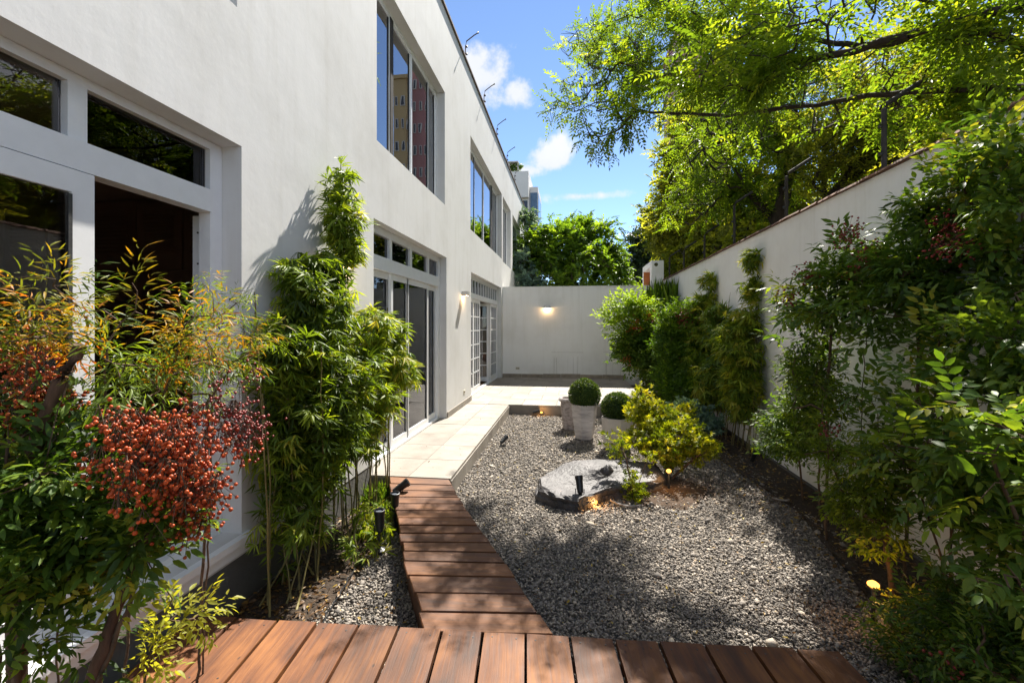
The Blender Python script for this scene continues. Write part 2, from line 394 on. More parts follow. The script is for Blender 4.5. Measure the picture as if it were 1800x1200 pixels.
M_['leaf_box'] = leaf_mat('boxwood_leaf', [(.05, (.018, .042, .008)), (.5, (.045, .09, .012)), (.9, (.13, .17, .02))], transl=.3)
M_['leaf_azalea'] = leaf_mat('golden_shrub_leaf', [(.05, (.07, .12, .008)), (.4, (.20, .25, .012)), (.75, (.36, .37, .02)), (1, (.48, .43, .03))], transl=.45, tcol=1.5)
M_['leaf_blue'] = leaf_mat('blue_green_leaf', [(.05, (.06, .12, .10)), (.9, (.17, .26, .22))], transl=.3)
M_['leaf_conifer'] = leaf_mat('dark_conifer_leaf', [(.05, (.015, .035, .015)), (.9, (.05, .085, .035))], transl=.2)

# ------------------------------------------------------------------ object helpers
def link(o, parent=None):
    COL.objects.link(o)
    if parent is not None: o.parent = parent
    return o

def tag(o, label=None, cat=None, group=None, kind=None):
    if label: o['label'] = label
    if cat: o['category'] = cat
    if group: o['group'] = group
    if kind: o['kind'] = kind
    return o

def empty(name, loc=(0, 0, 0), label=None, cat=None, group=None):
    o = bpy.data.objects.new(name, None); o.location = loc; o.empty_display_size = .1
    link(o); return tag(o, label, cat, group)

def np_mesh(name, V, tris, mat, smooth=False, tint=None, quads=None):
    me = bpy.data.meshes.new(name)
    V = np.asarray(V, np.float32)
    parts = []
    if tris is not None and len(tris): parts.append((np.asarray(tris, np.int32), 3))
    if quads is not None and len(quads): parts.append((np.asarray(quads, np.int32), 4))
    me.vertices.add(len(V)); me.vertices.foreach_set('co', V.ravel())
    nl = sum(a.size for a, k in parts); npoly = sum(len(a) for a, k in parts)
    me.loops.add(nl); me.polygons.add(npoly)
    me.loops.foreach_set('vertex_index', np.concatenate([a.ravel() for a, k in parts]))
    tot = np.concatenate([np.full(len(a), k, np.int32) for a, k in parts])
    start = np.concatenate([[0], np.cumsum(tot)[:-1]]).astype(np.int32)
    me.polygons.foreach_set('loop_start', start)
    if smooth: me.polygons.foreach_set('use_smooth', np.ones(npoly, bool))
    me.update(calc_edges=True)
    if tint is not None:
        at = me.attributes.new('tint', 'FLOAT', 'POINT'); at.data.foreach_set('value', np.asarray(tint, np.float32))
    me.materials.append(mat)
    return me

class MB:
    """collects boxes, prisms and tubes and links them as one mesh object"""
    def __init__(s): s.v = []; s.f = []
    def add(s, vs, fs):
        n = len(s.v); s.v += [tuple(v) for v in vs]; s.f += [tuple(i + n for i in f) for f in fs]; return s
    def box(s, x0, x1, y0, y1, z0, z1):
        if x0 > x1: x0, x1 = x1, x0
        if y0 > y1: y0, y1 = y1, y0
        if z0 > z1: z0, z1 = z1, z0
        return s.add([(x0, y0, z0), (x1, y0, z0), (x1, y1, z0), (x0, y1, z0), (x0, y0, z1), (x1, y0, z1), (x1, y1, z1), (x0, y1, z1)],
                     [(0, 3, 2, 1), (4, 5, 6, 7), (0, 1, 5, 4), (1, 2, 6, 5), (2, 3, 7, 6), (3, 0, 4, 7)])
    def prism(s, poly, z0, z1, ch=0.0):
        """vertical prism over a ccw polygon with the top edges chamfered by ch"""
        n = len(poly); c = Vector((sum(p[0] for p in poly) / n, sum(p[1] for p in poly) / n))
        vs = [(p[0], p[1], z0) for p in poly] + [(p[0], p[1], z1 - ch) for p in poly]
        rings = 2
        if ch > 0:
            for p in poly:
                d = c - Vector(p); 
                k = ch / max(d.length, 1e-6) * 1.3
                vs.append((p[0] + d.x * k, p[1] + d.y * k, z1))
            rings = 3
        fs = [tuple(reversed(range(n)))]
        for r in range(rings - 1):
            for i in range(n):
                j = (i + 1) % n
                fs.append((r * n + i, r * n + j, (r + 1) * n + j, (r + 1) * n + i))
        fs.append(tuple((rings - 1) * n + i for i in range(n)))
        return s.add(vs, fs)
    def tube(s, pts, rad, n=8, cap=True):
        pts = [Vector(p) for p in pts]
        if not hasattr(rad, '__len__'): rad = [rad] * len(pts)
        vs = []; fs = []
        for i, p in enumerate(pts):
            d = (pts[min(i + 1, len(pts) - 1)] - pts[max(i - 1, 0)]).normalized()
            ref = Vector((0, 0, 1)) if abs(d.z) < .9 else Vector((1, 0, 0))
            a = d.cross(ref).normalized(); b = d.cross(a).normalized()
            for k in range(n):
                t = 2 * math.pi * k / n
                vs.append(p + (a * math.cos(t) + b * math.sin(t)) * rad[i])
        for i in range(len(pts) - 1):
            for k in range(n):
                j = (k + 1) % n
                fs.append((i * n + k, i * n + j, (i + 1) * n + j, (i + 1) * n + k))
        if cap:
            fs.append(tuple(range(n))); fs.append(tuple(reversed([(len(pts) - 1) * n + k for k in range(n)])))
        return s.add(vs, fs)
    def lathe(s, prof, n=16, c=(0, 0, 0), jit=0):
        vs = []; fs = []
        for r, z in prof:
            for k in range(n):
                t = 2 * math.pi * k / n
                vs.append((c[0] + r * math.cos(t), c[1] + r * math.sin(t), c[2] + z))
        for i in range(len(prof) - 1):
            for k in range(n):
                j = (k + 1) % n
                fs.append((i * n + k, i * n + j, (i + 1) * n + j, (i + 1) * n + k))
        fs.append(tuple(reversed(range(n)))); fs.append(tuple((len(prof) - 1) * n + k for k in range(n)))
        return s.add(vs, fs)
    def mesh(s, name, mat, smooth=False):
        me = bpy.data.meshes.new(name); me.from_pydata([tuple(v) for v in s.v], [], s.f); me.update()
        me.materials.append(mat)
        if smooth:
            me.polygons.foreach_set('use_smooth', [True] * len(me.polygons))
        return me
    def build(s, name, mat, parent=None, smooth=False, loc=None):
        o = bpy.data.objects.new(name, s.mesh(name, mat, smooth))
        if loc is not None: o.location = loc
        return link(o, parent)

def smooth_angle(o, ang=35):
    me = o.data
    me.polygons.foreach_set('use_smooth', [True] * len(me.polygons))
    try: me.set_sharp_from_angle(angle=math.radians(ang))
    except Exception: pass

# ------------------------------------------------------------------ foliage tools
def norm(a):
    return a / np.maximum(np.linalg.norm(a, axis=-1, keepdims=True), 1e-9)

def frames(d, up):
    """rotation matrices whose y column is d and whose z column is near up"""
    y = norm(d); x = norm(np.cross(y, up)); z = np.cross(x, y)
    return np.stack([x, y, z], axis=-1)

def leaf_shape(w=.36, fold=.10, bend=.16, lod=1):
    if lod == 0:
        V = np.array([(0, 0, 0), (-w / 2, .45, fold), (0, 1, -bend), (w / 2, .45, fold)], np.float32)
        F = np.array([(0, 2, 1), (0, 3, 2)])
        return V, F
    V = np.array([(0, 0, 0), (-w * .42, .26, fold * .8), (0, .28, 0.02), (w * .42, .26, fold * .8),
                  (-w * .40, .62, fold * .6 - bend * .35), (0, .64, -bend * .38), (w * .40, .62, fold * .6 - bend * .35), (0, 1, -bend)], np.float32)
    F = np.array([(0, 2, 1), (0, 3, 2), (1, 2, 5), (1, 5, 4), (2, 3, 6), (2, 6, 5), (4, 5, 7), (5, 6, 7)])
    return V, F

def sprig_pinnate(pairs=6, L=1.0, leaf=.30, droop=.25):
    """placements (pos, dir, up, scale) of leaflets in pairs along a curved stalk"""
    P, D, U, S = [], [], [], []
    for i in range(pairs):
        t = (i + .8) / (pairs + .3)
        p = np.array([0, t * L, -droop * t * t * L])
        for sgn in (-1, 1):
            P.append(p); D.append([sgn * .85, .52, -.15 + random.uniform(-.25, .1)]); U.append([sgn * .25, 0, 1]); S.append(leaf * random.uniform(.8, 1.1) * (1 - .35 * abs(t - .5)))
    P.append(np.array([0, L, -droop * L])); D.append([0, 1, -.4]); U.append([0, 0, 1]); S.append(leaf)
    return [np.array(a, float) for a in (P, D, U, S)]

def sprig_fan(n=6, leaf=1.0, spread=1.1, droop=.5):
    """bamboo-like fan of lances from one node"""
    P, D, U, S = [], [], [], []
    for i in range(n):
        a = (i / (n - 1) - .5) * 2 * spread + random.uniform(-.15, .15)
        P.append([0, .06 * i * .3, 0]); D.append([math.sin(a), math.cos(a) * .8 + .1, -droop * random.uniform(.3, 1.2)]); U.append([random.uniform(-.5, .5), .3, 1]); S.append(leaf * random.uniform(.65, 1.1))
    return [np.array(a, float) for a in (P, D, U, S)]

def sprig_compound(n=9, L=1.0, leaf=.42):
    """nandina-like: a stalk with forking side stalks of lance leaflets"""
    P, D, U, S = [], [], [], []
    for i in range(n):
        t = .25 + .75 * (i // 3) / max(1, (n - 1) // 3)
        side = (i % 3) - 1
        p = np.array([side * .28 * L * (1.1 - t * .5), t * L + .1 * abs(side), random.uniform(-.05, .05)])
        P.append(p); D.append([side * .7 + random.uniform(-.35, .35), .75, random.uniform(-.45, .15)]); U.append([random.uniform(-.3, .3), 0, 1]); S.append(leaf * random.uniform(.7, 1.15))
        if i % 2 == 0:
            P.append(p * .93); D.append([side * .9 + random.uniform(-.8, .8), .2, random.uniform(-.5, .2)]); U.append([random.uniform(-.3, .3), 0, 1]); S.append(leaf * random.uniform(.6, .9))
    return [np.array(a, float) for a in (P, D, U, S)]

def sprig_tuft(n=12, leaf=.5):
    P, D, U, S = [], [], [], []
    for i in range(n):
        t = i / n; a = i * 2.4
        P.append([0, t * .8, 0]); D.append([math.cos(a) * .8, .7, math.sin(a) * .8]); U.append([-math.cos(a), .5, -math.sin(a)]); S.append(leaf * random.uniform(.7, 1.1))
    return [np.array(a, float) for a in (P, D, U, S)]

def expand(sprigs, pos, dirs, ups, scales, tints):
    """sprig placements to single leaf placements"""
    out = []
    which = rng.integers(0, len(sprigs), len(pos))
    R = frames(dirs, ups)
    for k, sp in enumerate(sprigs):
        idx = np.where(which == k)[0]
        if not len(idx): continue
        P, D, U, S = sp
        Rk = R[idx]; sc = scales[idx]
        lp = pos[idx][:, None] + np.einsum('nij,mj->nmi', Rk, P) * sc[:, None, None]
        ld = np.einsum('nij,mj->nmi', Rk, D); lu = np.einsum('nij,mj->nmi', Rk, U)
        ld = ld + rng.normal(0, .12, ld.shape); lu = lu + rng.normal(0, .18, lu.shape)
        ls = np.broadcast_to(sc[:, None] * S[None], ld.shape[:2])
        lt = tints[idx][:, None] + rng.normal(0, .09, ld.shape[:2])
        out.append((lp.reshape(-1, 3), ld.reshape(-1, 3), lu.reshape(-1, 3), ls.ravel(), lt.ravel()))
    return [np.concatenate([o[i] for o in out]) for i in range(5)]

SY, CY = math.sin(YAW), math.cos(YAW)
def project(P):
    cx = CY * P[:, 0] + SY * P[:, 1]; cy = -SY * P[:, 0] + CY * P[:, 1]
    q = np.maximum(cy, 1e-3)
    return 900 + 800 * cx / q, 572 - 800 * (P[:, 2] - 1.8) / q, cy

def leaves(parent, name, shape, leafs, mat, xmin=None, xmax=None, singles=0, single_name='leaf', part=None):
    """one merged mesh of leaves; the ones that show largest become single leaf parts"""
    P, D, U, S, T = leafs
    ok = np.ones(len(P), bool)
    if xmin is not None: ok &= P[:, 0] > xmin
    if xmax is not None: ok &= P[:, 0] < xmax
    tips = P + norm(D) * S[:, None]
    if xmin is not None: ok &= tips[:, 0] > xmin
    if xmax is not None: ok &= tips[:, 0] < xmax
    ok &= P[:, 2] > .01
    P, D, U, S, T = P[ok], D[ok], U[ok], S[ok], T[ok]
    V, F = shape
    R = frames(D, U)
    mid = P + R[:, :, 1] * S[:, None] * .5
    if singles:
        px, py, dep = project(mid)
        vis = (px > 4) & (px < 1796) & (py > 4) & (py < 1196) & (dep > .3)
        size = np.where(vis, S / np.maximum(dep, .1) * (0.35 + np.abs(R[:, :, 2] @ norm(np.array([0, -1, .2])))), 0)
        size = size * rng.uniform(.75, 1.0, len(size))
        order = np.argsort(-size)[:singles]
        order = order[size[order] > 0]
        protos = []
        for k in range(8):
            protos.append(np_mesh(single_name, V, F, mat, True, np.full(len(V), .12 + .1 * k)))
        for i in order:
            o = bpy.data.objects.new(single_name, protos[int(np.clip((T[i] - .12) / .1, 0, 7))])
            m = np.eye(4); m[:3, :3] = R[i] * S[i]; m[:3, 3] = P[i]
            o.matrix_world = Matrix(m.tolist())
            COL.objects.link(o); o.parent = parent
            o.matrix_parent_inverse = Matrix.Translation(-Vector(parent.location))
        keep = np.ones(len(P), bool); keep[order] = False
        P, S, T, R = P[keep], S[keep], T[keep], R[keep]
    n, k = len(P), len(V)
    W = P[:, None] + np.einsum('nij,mj->nmi', R, V) * S[:, None, None]
    W = W - np.array(parent.location)
    FF = F[None] + (np.arange(n) * k)[:, None, None]
    o = bpy.data.objects.new(name, np_mesh(name, W.reshape(-1, 3), FF.reshape(-1, 3), mat, k > 5, np.repeat(T, k)))
    o['kind'] = 'stuff'
    return link(o, parent)

def grow(lines, attractors, step=.15, wob=.25, r_tip=.003, r_max=.1, power=.45, arch=.15):
    """branch skeleton that reaches every attractor from the nearest existing branch.
    lines: list of polylines (main stems); returns nodes, parents, radii, tip indices with directions"""
    P, par = [], []
    for ln in lines:
        prev = -1
        start = ln[0]
        if P:
            d = np.linalg.norm(np.array(P) - np.array(start), axis=1)
            if d.min() < .12: prev = int(d.argmin())
        for i, p in enumerate(ln):
            if i == 0:
                if prev >= 0: continue
                P.append(np.array(p, float)); par.append(-1); prev = len(P) - 1; continue
            a = P[prev].copy(); b = np.array(p, float)
            m = max(1, int(np.linalg.norm(b - a) / step))
            for k in range(1, m + 1):
                q = a + (b - a) * k / m + rng.normal(0, step * .06, 3)
                P.append(q); par.append(prev); prev = len(P) - 1
    A = np.array(attractors, float)
    base = np.array(P)
    d0 = np.array([np.min(np.linalg.norm(base - a, axis=1)) for a in A])
    tips = []
    arr = np.zeros((len(P) + len(A) * 40, 3)); arr[:len(P)] = base; n = len(P)
    for ai in np.argsort(d0):
        a = A[ai]
        d = np.linalg.norm(arr[:n] - a, axis=1)
        # prefer branches from nodes below the attractor
        d2 = d + np.maximum(0, arr[:n, 2] - a[2]) * .6
        j = int(d2.argmin()); v = a - arr[j]; dist = np.linalg.norm(v)
        m = min(38, max(1, int(dist / step)))
        side = rng.normal(0, 1, 3); side -= side @ v * v / max(dist ** 2, 1e-6)
        side = side / max(np.linalg.norm(side), 1e-6)
        prev = j
        for k in range(1, m + 1):
            t = k / m
            q = arr[j] + v * t + side * math.sin(math.pi * t) * dist * wob * .5 + np.array([0, 0, math.sin(math.pi * t) * dist * arch])
            q = q + rng.normal(0, step * .07, 3)
            if n >= len(arr): break
            arr[n] = q; P.append(q); par.append(prev); prev = n; n += 1
        tips.append(prev)
    P = arr[:n]; par = np.array(par[:n])
    cnt = np.zeros(n)
    for t in tips: cnt[t] += 1
    for i in range(n - 1, -1, -1):
        if par[i] >= 0: cnt[par[i]] += cnt[i]
    cnt = np.maximum(cnt, 1)
    rad = np.minimum(r_tip * cnt ** power, r_max)
    return P, par, rad, tips

def skeleton_mesh(name, P, par, rad, mat, parent, sides=5, kind=None):
    root_of = np.arange(len(P))
    for i in range(len(P)):
        if par[i] >= 0: root_of[i] = root_of[par[i]]
    for r in np.unique(root_of):
        idx = np.where(root_of == r)[0]
        if len(idx) < 2: continue
        new = -np.ones(len(P), int); new[idx] = np.arange(len(idx))
        pp = np.where(par[idx] >= 0, new[par[idx]], -1)
        skeleton_part(name, P[idx], pp, rad[idx], mat, parent, sides, kind)

def skeleton_part(name, P, par, rad, mat, parent, sides=5, kind=None):
    dirs = np.zeros_like(P)
    for i in range(len(P)):
        dirs[i] = P[i] - P[par[i]] if par[i] >= 0 else (0, 0, 1)
    dirs = norm(dirs)
    ref = np.where(np.abs(dirs[:, 2:3]) < .95, np.array([[0, 0, 1.]]), np.array([[1., 0, 0]]))
    a = norm(np.cross(dirs, ref)); b = np.cross(dirs, a)
    t = np.arange(sides) * 2 * math.pi / sides
    ring = P[:, None] + (a[:, None] * np.cos(t)[None, :, None] + b[:, None] * np.sin(t)[None, :, None]) * rad[:, None, None]
    ring = ring - np.array(parent.location)
    # the start ring of every edge gets the child's own orientation so that forks do not pinch
    E = np.where(par >= 0)[0]
    pr = np.minimum(rad[par[E]], rad[E] * 1.5)
    start = P[par[E]][:, None] + (a[E][:, None] * np.cos(t)[None, :, None] + b[E][:, None] * np.sin(t)[None, :, None]) * pr[:, None, None] - np.array(parent.location)
    nP = len(P)
    V = np.concatenate([ring.reshape(-1, 3), start.reshape(-1, 3)])
    k = np.arange(sides); k2 = (k + 1) % sides
    s0 = (nP + np.arange(len(E)))[:, None] * sides; e0 = E[:, None] * sides
    Q = np.stack([s0 + k, s0 + k2, e0 + k2, e0 + k], axis=-1).reshape(-1, 4)
    o = bpy.data.objects.new(name, np_mesh(name, V, None, mat, True, quads=Q))
    if kind: o['kind'] = kind
    return link(o, parent)

def blob_points(blobs, n, shell=.35, xmin=None, xmax=None, zmin=.05, tier=0):
    w = np.array([b[3] ** 2 for b in blobs]); w = w / w.sum()
    out = []
    while len(out) < n:
        b = blobs[rng.choice(len(blobs), p=w)]
        v = rng.normal(0, 1, 3); v /= np.linalg.norm(v)
        r = b[3] * (rng.uniform(shell, 1) ** .6)
        p = np.array(b[:3]) + v * r * np.array([1, 1, .85])
        if xmin is not None: p[0] = max(p[0], xmin + abs(rng.normal(0, .05)))
        if xmax is not None: p[0] = min(p[0], xmax - abs(rng.normal(0, .05)))
        if p[2] < zmin: continue
        if tier: p[2] = round(p[2] / tier + .3 * math.sin(p[1] * 3)) * tier + rng.normal(0, tier * .12)
        out.append(p)
    return np.array(out)

def emit(P, par, tips, per=4, back=4, spread=.8, droop=.2, upw=.2, jit=.03, tint=(.5, .18), size=(.8, 1.2)):
    """sprig anchors along the last nodes of each branch"""
    pos, dr, sc, tn = [], [], [], []
    for t in tips:
        chain = [t]; i = t
        for _ in range(back):
            if par[i] < 0: break
            i = par[i]; chain.append(i)
        base_t = rng.normal(tint[0], tint[1])
        for k in range(per):
            c = chain[0] if k == 0 else chain[int(rng.integers(0, len(chain)))]
            q = par[c] if par[c] >= 0 else c
            d = P[c] - P[q]; d = d / max(np.linalg.norm(d), 1e-6)
            d = d + rng.normal(0, spread, 3) + np.array([0, 0, upw - droop])
            pos.append(P[c] + rng.normal(0, jit, 3)); dr.append(d); sc.append(rng.uniform(*size)); tn.append(base_t)
    pos = np.array(pos); dr = norm(np.array(dr))
    ups = np.tile(np.array([0, 0, 1.]), (len(pos), 1)) + rng.normal(0, .25, (len(pos), 3))
    return pos, dr, ups, np.array(sc), np.array(tn)

def thin_crown(P):
    """open places in the crowns: True where foliage is kept"""
    gx = P[:, 0] - .1975 * (P[:, 2] - .1); gy = P[:, 1] - .764 * (P[:, 2] - .1)
    w = .18 * np.sin(gx * 5.1 + 1) + .15 * np.sin(gy * 6.3) + .10 * np.sin((gx + gy) * 13)
    pr = np.zeros(len(P))
    def z(cx, cy, rx, ry, p):
        d = np.hypot((gx - cx) / rx, (gy - cy) / ry) + w
        np.maximum(pr, np.where(d < 1, p, 0), out=pr)
    z(-.12, 2.15, .58, .34, .88); z(.80, 3.15, 1.05, .65, .88); z(-.1, 7.3, 1.3, 1.6, .8); z(-1.8, 7.0, .8, 2.3, .75); z(-1.1, 3.2, .6, 1.2, .75); z(1.2, 5.0, .5, .4, .6)
    z(2.0, 2.3, .62, 1.3, .9); z(1.40, 1.05, .6, .5, .85); z(2.1, 5.6, .4, .9, .6); z(2.0, 7.6, .5, 1.0, .6)
    z(0, 11.3, 1.6, 1.5, .6)
    return rng.uniform(0, 1, len(P)) > pr

def plant(name, label, cat, loc, lines, blobs, n_attr, sprigs, shape, leafm, sprig_size, stemm, per=4, back=4, step=.1, r_tip=.002, r_max=.03,
          power=.45, spread=.7, droop=.2, xmin=None, xmax=None, singles=0, tint=(.5, .16), group=None, foliage='foliage', wob=.25, arch=.12, stem_name='stem', sides=5, shell=.35, single_name='leaf', jit=.03, tier=0):
    root = empty(name, loc, label, cat, group)
    A = blob_points(blobs, n_attr, xmin=xmin, xmax=xmax, shell=shell, tier=tier)
    P, par, rad, tips = grow(lines, A, step=step, r_tip=r_tip, r_max=r_max, power=power, wob=wob, arch=arch)
    if xmin is not None: P[:, 0] = np.maximum(P[:, 0], xmin + .015)
    if xmax is not None: P[:, 0] = np.minimum(P[:, 0], xmax - .015)
    skeleton_mesh(stem_name, P, par, rad, stemm, root, sides)
    pos, dr, ups, sc, tn = emit(P, par, tips, per=per, back=back, spread=spread, droop=droop, tint=tint, jit=jit)
    lf = expand(sprigs, pos, dr, ups, sc * sprig_size, tn)
    leaves(root, foliage, shape, lf, leafm, xmin=xmin, xmax=xmax, singles=singles, single_name=single_name)
    return root, P, par, tips

def ico(sub=1):
    import bmesh
    bm = bmesh.new(); bmesh.ops.create_icosphere(bm, subdivisions=sub, radius=1)
    V = np.array([v.co[:] for v in bm.verts]); F = np.array([[v.index for v in f.verts] for f in bm.faces]); bm.free()
    return V, F
ICO1 = ico(1); ICO2 = ico(2)

def berries(parent, blobs, n, r, mat, singles=0, xmax=None, xmin=None, hang=.5, stalks=True):
    """loose hanging panicles of berries filling the blobs; nearest ones are single parts"""
    P = []
    w = np.array([b[3] ** 1.6 for b in blobs]); w /= w.sum()
    seg = []
    while len(P) < n:
        b = blobs[rng.choice(len(blobs), p=w)]
        c = np.array(b[:3]) + rng.normal(0, .45, 3) * b[3]
        top = c + np.array([0, 0, .03])
        for _ in range(rng.integers(7, 16)):
            q = c + rng.normal(0, 1, 3) * np.array([.022, .022, .024]) * (r / .0052)
            P.append(q); seg.append((top, q))
    P = np.array(P[:n]); seg = seg[:n]
    if xmax is not None: P[:, 0] = np.minimum(P[:, 0], xmax - rng.uniform(0, .04, n))
    if xmin is not None: P[:, 0] = np.maximum(P[:, 0], xmin + rng.uniform(0, .04, n))
    S = r * rng.uniform(.75, 1.15, n)
    V, F = ICO2
    loc = np.array(parent.location)
    if singles:
        px, py, dep = project(P)
        vis = (px > 5) & (px < 1795) & (py > 5) & (py < 1195)
        order = np.argsort(np.where(vis, dep, 99))[:singles]
        me = np_mesh('berry', V, F, mat, True)
        for i in order:
            o = bpy.data.objects.new('berry', me); o.location = Vector(P[i] - loc); o.scale = (S[i],) * 3
            COL.objects.link(o); o.parent = parent
        keep = np.ones(n, bool); keep[order] = False
    else: keep = np.ones(n, bool)
    Q, T = P[keep], S[keep]
    V, F = ICO2 if singles else ICO1
    if len(Q):
        W = Q[:, None] + V[None] * T[:, None, None] - loc
        FF = F[None] + (np.arange(len(Q)) * len(V))[:, None, None]
        o = bpy.data.objects.new('berries', np_mesh('berries', W.reshape(-1, 3), FF.reshape(-1, 3), mat, True)); o['kind'] = 'stuff'; link(o, parent)
    if stalks:
        A = np.array([s[0] for s in seg]) - loc; B = P - loc
        off = np.array([[.0009, 0, 0], [-.0005, .0008, 0], [-.0005, -.0008, 0]])
        V = np.concatenate([A[:, None] + off, B[:, None] + off], axis=1).reshape(-1, 3)
        k = np.array([[0, 1, 4, 3], [1, 2, 5, 4], [2, 0, 3, 5]])
        Q = (k[None] + (np.arange(len(A)) * 6)[:, None, None]).reshape(-1, 4)
        o = bpy.data.objects.new('berry_stalks', np_mesh('berry_stalks', V, None, M_['stem'], False, quads=Q)); o['kind'] = 'stuff'; link(o, parent)

#SECTION structure
# ------------------------------------------------------------------ ground, gravel, terrace, deck
WX = -2.14           # face of the house
RX = 2.69            # face of the garden wall on the right
BY = 14.07           # face of the back wall

def sheet(name, poly, z, mat, kind='structure'):
    mb = MB(); mb.add([(p[0], p[1], z) for p in poly], [tuple(range(len(poly)))])
    o = mb.build(name, mat); o['kind'] = kind; return o

sheet('ground', [(-300, -300), (300, -300), (300, 600), (-300, 600)], -.06, M_['ground'])

def hnoise(x, y, s, seed):
    r = np.random.default_rng(seed)
    z = np.zeros_like(x)
    for k in range(7):
        fx, fy, ph = r.normal(0, s), r.normal(0, s), r.uniform(0, 6.28)
        z += np.sin(x * fx + y * fy + ph)
    return z / 7

def mound_h(x, y):
    d = np.hypot((x - .95) / .55, (y - 5.15) / .55)
    return .07 * np.exp(-d * d * 1.1)

def grid_sheet(name, x0, x1, y0, y1, step, z, mat, amp, fn=None):
    xs = np.arange(x0, x1 + step * .5, step); ys = np.arange(y0, y1 + step * .5, step)
    X, Y = np.meshgrid(xs, ys)
    Z = z + amp * hnoise(X, Y, 3.0, 3) + amp * .5 * hnoise(X, Y, 11.0, 4)
    if fn is not None: Z = Z + fn(X, Y)
    V = np.stack([X, Y, Z], -1).reshape(-1, 3)
    nx, ny = len(xs), len(ys)
    i = np.arange(ny - 1)[:, None] * nx + np.arange(nx - 1)[None]
    Q = np.stack([i, i + 1, i + nx + 1, i + nx], -1).reshape(-1, 4)
    o = bpy.data.objects.new(name, np_mesh(name, V, None, mat, True, quads=Q)); o['kind'] = 'structure'
    return link(o)
gravel = grid_sheet('gravel_bed', -2.13, 2.68, -1.5, 9.12, .07, -.012, M_['gravel_base'], .008, mound_h)
grid_sheet('planting_bed', 1.60, 2.68, 9.13, 14.06, .09, .01, M_['soil'], .012)

def inside_walk(x, y):
    # walkway runs from (-1.61,4.62) to (-.42,2.3)
    t = np.clip((4.65 - y) / (4.65 - 2.33), 0, 1)
    xl = -1.94 + t * 1.19; xr = -1.28 + t * 1.19
    return (y < 4.66) & (y > 2.2) & (x > xl) & (x < xr)

def bed_left(x, y):
    # soil strip under the bamboo
    lim = np.interp(y, [2.2, 3.0, 3.6, 4.6], [-1.62, -1.50, -1.62, -1.9])
    return (x < lim) & (y < 4.7)

def bed_right(x, y):
    lim = np.interp(y, [1.5, 2.2, 3.0, 4.2, 5.2, 6.5, 9.2], [1.55, 1.75, 2.05, 2.3, 2.25, 2.25, 1.55])
    return x > lim + .06 * np.sin(y * 7)

def scatter_stones(name, n, rect, rmin, rmax, mat, shape, keep, zbase=0.0, flat=.55, parent=None):
    x = rng.uniform(rect[0], rect[1], n); y = rng.uniform(rect[2], rect[3], n)
    k = keep(x, y); x, y = x[k], y[k]; n = len(x)
    r = rng.uniform(rmin, rmax, n) * rng.choice([1, 1, 1, 1.5], n)
    V, F = shape
    Vn = V[None] * (1 + rng.normal(0, .22, (n, len(V), 1)))
    Vn = Vn * np.stack([r * rng.uniform(.9, 1.5, n), r * rng.uniform(.6, 1., n), r * flat * rng.uniform(.6, 1.3, n)], -1)[:, None]
    R = frames(np.stack([rng.normal(0, 1, n), rng.normal(0, 1, n), rng.normal(0, .35, n)], -1), np.tile([0, 0, 1.], (n, 1)) + rng.normal(0, .3, (n, 3)))
    z = zbase + mound_h(x, y) + r * .25 + rng.uniform(-.006, .010, n)
    W = np.einsum('nij,nmj->nmi', R, Vn) + np.stack([x, y, z], -1)[:, None]
    FF = F[None] + (np.arange(n) * len(V))[:, None, None]
    tint = np.clip(rng.beta(2.0, 2.6, n), 0, 1)
    o = bpy.data.objects.new(name, np_mesh(name, W.reshape(-1, 3), FF.reshape(-1, 3), mat, False, np.repeat(tint, len(V))))
    o['kind'] = 'stuff'
    return link(o, parent)

def stone_mat():
    m, nt, out = new_mat('pebbles'); N, L = nt.nodes.new, nt.links.new
    p = N('ShaderNodeBsdfPrincipled'); p.inputs['Roughness'].default_value = .8; L(p.outputs[0], out.inputs[0])
    at = N('ShaderNodeAttribute'); at.attribute_name = 'tint'
    tc = N('ShaderNodeTexCoord'); n = N('ShaderNodeTexNoise'); n.inputs['Scale'].default_value = 90; L(tc.outputs['Object'], n.inputs['Vector'])
    a = N('ShaderNodeMath'); a.operation = 'MULTIPLY_ADD'; a.inputs[1].default_value = .3; L(n.outputs['Fac'], a.inputs[0]); L(at.outputs['Fac'], a.inputs[2])
    r = ramp_node(nt, [(.12, (.068, .060, .054)), (.45, (.185, .163, .142)), (.8, (.325, .285, .240)), (1.0, (.47, .40, .32))]); L(a.outputs[0], r.inputs[0])
    L(r.outputs[0], p.inputs['Base Color'])
    return m
M_['pebble'] = stone_mat()
TET = (np.array([(1, 0, 0), (-1, 0, 0), (0, 1, 0), (0, -1, 0), (0, 0, 1), (0, 0, -1)], float),
       np.array([(0, 2, 4), (2, 1, 4), (1, 3, 4), (3, 0, 4), (2, 0, 5), (1, 2, 5), (3, 1, 5), (0, 3, 5)]))
def gkeep(x, y):
    soilm = np.hypot((x - .95) / .52, (y - 5.05) / .50) < 1 + .2 * np.sin(x * 17) * np.cos(y * 13)
    terr = (x < -1.26) & (y > 4.62)
    thin = rng.uniform(0, 1, len(x)) < .22
    return ~terr & ((~soilm & ~bed_left(x, y) & ~bed_right(x, y)) | thin) & ~inside_walk(x, y)
scatter_stones('gravel_stones', 88000, (-2.1, 2.45, 2.2, 4.9), .005, .0115, M_['pebble'], TET, gkeep)
scatter_stones('gravel_stones', 52000, (-1.3, 2.45, 4.8, 9.12), .007, .014, M_['pebble'], TET, gkeep)
scatter_stones('gravel_stones', 900, (-2.1, 2.4, 2.25, 9), .014, .024, M_['pebble'], ICO1, gkeep)
